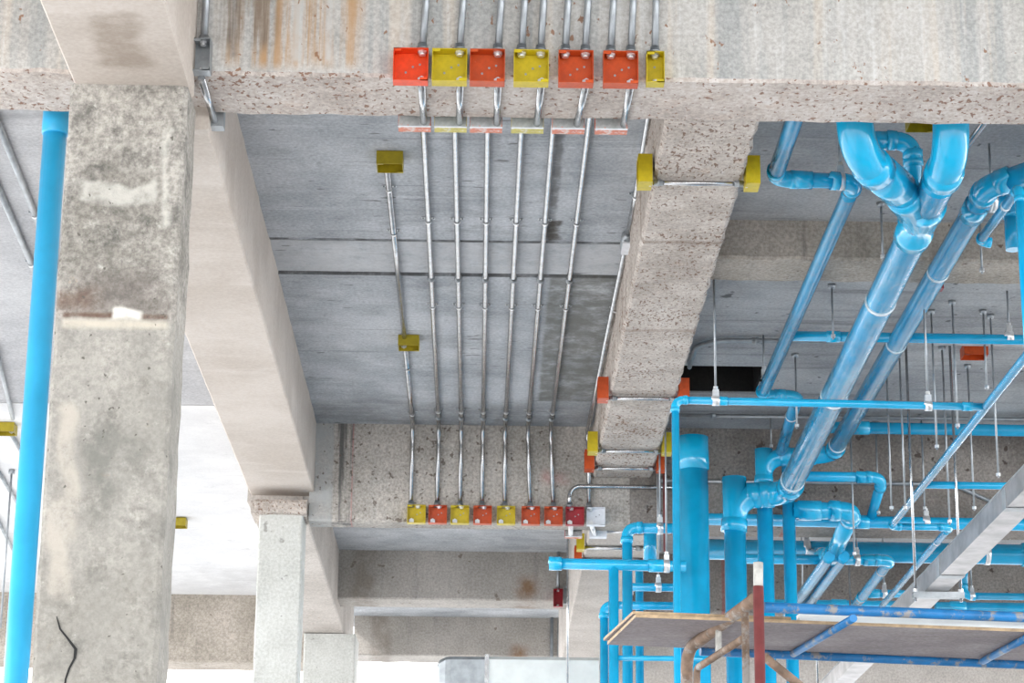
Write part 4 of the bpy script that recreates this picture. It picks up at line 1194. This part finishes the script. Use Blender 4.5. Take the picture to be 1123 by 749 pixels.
# ------------------------------------------------------------------ scaffold with its board
zp = 1.15
nl = P(697, 677, z=zp); nr = P(1123, 693, z=zp); fl = P(666, 707, z=zp); fr_ = P(1123, 726, z=zp)
nr = nl + (nr - nl) * 1.7; fr_ = fl + (fr_ - fl) * 1.7
tb = 0.009
root = empty('plywood_board', 'grey plywood scaffold board seen from below at the lower right', 'board', (nl.x, nl.y, h(zp)))


def slab4(a, b, c, d, z0, z1, mi=0):
    mb = MB()
    for zz in (z0, z1):
        for p in (a, b, c, d):
            mb.v.append(Vector((p.x, p.y, zz)))
    for q in ((0, 1, 2, 3), (4, 5, 6, 7), (0, 1, 5, 4), (1, 2, 6, 5), (2, 3, 7, 6), (3, 0, 4, 7)):
        mb.face(list(q), mi if q in ((0, 1, 2, 3), (4, 5, 6, 7)) else 1)
    return mb


slab4(nl, nr, fr_, fl, h(zp), h(zp + tb)).build('board', [MAT['ply'], MAT['plyedge']], root)
e1 = (nr - nl).normalized(); e2 = (fl - nl).normalized()
root = empty('plywood_board', 'thin upper plywood sheet lying loosely on the scaffold board, showing its edge', 'board', (nl.x, nl.y, h(zp + tb)))
q0 = nl - e1 * .004 + e2 * .02; q3 = fl - e1 * .010 + e2 * .01
slab4(q0, nl + e1 * .45 + e2 * .02, fl + e1 * .45 - e2 * .02, q3, h(zp + tb + .004), h(zp + tb + .012)).build('board', [MAT['ply'], MAT['plyedge']], root)

root = empty('scaffold', 'worn blue and rusty tube scaffold under the plywood board', 'scaffold', (P(830, 690, y=6.7).x, 6.7, 0))


def tube(a, b, r, name, mat, bend=0.0, extra=None):
    pts = [a, b] if extra is None else [a] + extra + [b]
    pp, _ = fillet(pts, bend, 7)
    MB().ring_sweep(pp, r, 14).build(name, MAT[mat], root)


ta = P(838, 666, y=6.45); tb_ = P(1123, 677, y=6.62)
tube(ta, ta + (tb_ - ta) * 1.8, 0.0145, 'ledger', 'scaf_blue')
fa = P(768, 714, y=7.16); fb_ = P(1123, 729, y=7.33)
fa.z = fb_.z = h(zp) - .008
fa = P(768, 714, z=zp - .01); fb_ = P(1123, 729, z=zp - .01)
tube(fa, fa + (fb_ - fa) * 1.8, 0.0135, 'ledger', 'scaf_blue')
for (pa, pb) in (((936, 678), (870, 717)), ((1140, 692), (1078, 725))):
    tube(P(*pa, z=zp - .012), P(*pb, z=zp - .012), 0.011, 'transom', 'scaf_blue')
Ysc = 6.4
g = lambda px, py, yy=Ysc: P(px, py, y=yy)
tube(g(828, 657, 6.42), Vector((g(752, 720, 6.9).x, 6.9, 0)), 0.018, 'end_frame', 'rust', 0.06, [g(753, 713, 6.9)])
tube(g(817, 672, 6.45), Vector((g(817, 690, 6.45).x, 6.45, 0)), 0.0105, 'brace_post', 'rust')
tube(g(814, 701, 6.45), Vector((g(764, 735, 6.85).x, 6.85, 0)), 0.0105, 'brace_bar', 'rust', 0.02, [g(764, 733, 6.85)])
tube(g(788, 690, 6.66), g(788, 718, 6.68), 0.009, 'strut', 'greypost')
tube(g(838, 720, 6.45), g(880, 754, 6.5), 0.0125, 'diagonal_brace', 'rust')
tube(g(752, 712, 7.0), Vector((g(752, 712, 7.0).x, 7.0, 0)), 0.014, 'frame_leg', 'scaf_blue')
tube(Vector((g(832, 700, 6.36).x, 6.36, 0)), g(831.5, 643, 6.36), 0.0145, 'red_post', 'redpost')
tube(g(831.5, 643, 6.36), g(831.5, 617, 6.36), 0.0135, 'post_top', 'greypost')
# pale strip added for the bright background showing behind the blue tube
a = nl + e1 * .47; b = nl + e1 * 2.0
mbp = slab4(a + e2 * .002, b + e2 * .002, b + e2 * .035, a + e2 * .035, h(zp + .0095), h(zp + .028))
mbp.mi = [0] * 6
o = mbp.build('background_strip', MAT['bright_gap'])
set_tag(o, 'narrow pale strip added along the near edge of the scaffold board for bright background', 'background strip')

# ------------------------------------------------------------------ left bay
for (pa, pb, lab) in (((0, 140), (40, 240), 'upper of the two dark conduits left of the tall blue pipe'), ((0, 210), (36, 293), 'lower of the two dark conduits left of the tall blue pipe')):
    a = P(*pa, z=H - .014); b = P(*pb, z=H - .014); d = (b - a).normalized()
    conduit(lab, [a - d * .6, b + d * .6], 0.0125, 0, None, [], [(b - d * .05, d, (0, 0, -1))], 'galv_dull')
p = P(7, 465, z=H)
jbox((p.x, p.y, h(H - .002)), FACE_DOWN, 'dull_yellow', 'yellow ceiling box at the left edge beyond the tall blue pipe', 0.10, 0.10, 0.05, 'yellow boxes on the left ceiling', [('T', 0), ('B', .4)], [])
for k, (pa, pb) in enumerate((((0, 400), (14, 459)), ((10, 472), (25, 498)), ((0, 520), (24, 560)), ((0, 575), (16, 606)))):
    a = P(*pa, z=H - .014); b = P(*pb, z=H - .014); d = (b - a).normalized()
    conduit('thin conduit on the left ceiling ' + ['running into the yellow box at the left edge', 'leaving the yellow box at the left edge', 'midway between the yellow box and the picture bottom', 'lowest on the left'][k],
            [a - d * .3 if k != 1 else a, b + d * (.5 if k != 0 else 0)], 0.011, 0, None, [], [], 'galv_dull')
p = P(196, 569, z=H)
jbox((p.x, p.y, h(H - .002)), FACE_DOWN, 'dull_yellow', 'yellow box on the brightened ceiling right of the big column', 0.10, 0.10, 0.05, 'yellow boxes on the left ceiling', [], [])
t = P(13, 515, z=H)
root = empty('hanger_rod', 'thin rod hanging from the left ceiling by the tall blue pipe', 'hanger rod', t, 'loose hanger rods')
MB().ring_sweep([(t.x, t.y, h(2.2)), (t.x, t.y, h(H))], 0.006, 8).build('rod', MAT['galv_dull'], root)
MB().ring_sweep([(t.x, t.y, h(H) - .025), (t.x, t.y, h(H))], .018, 8).build('anchor', MAT['galv_dull'], root)

for o in bpy.data.objects:
    if 'wm' in o: del o['wm']
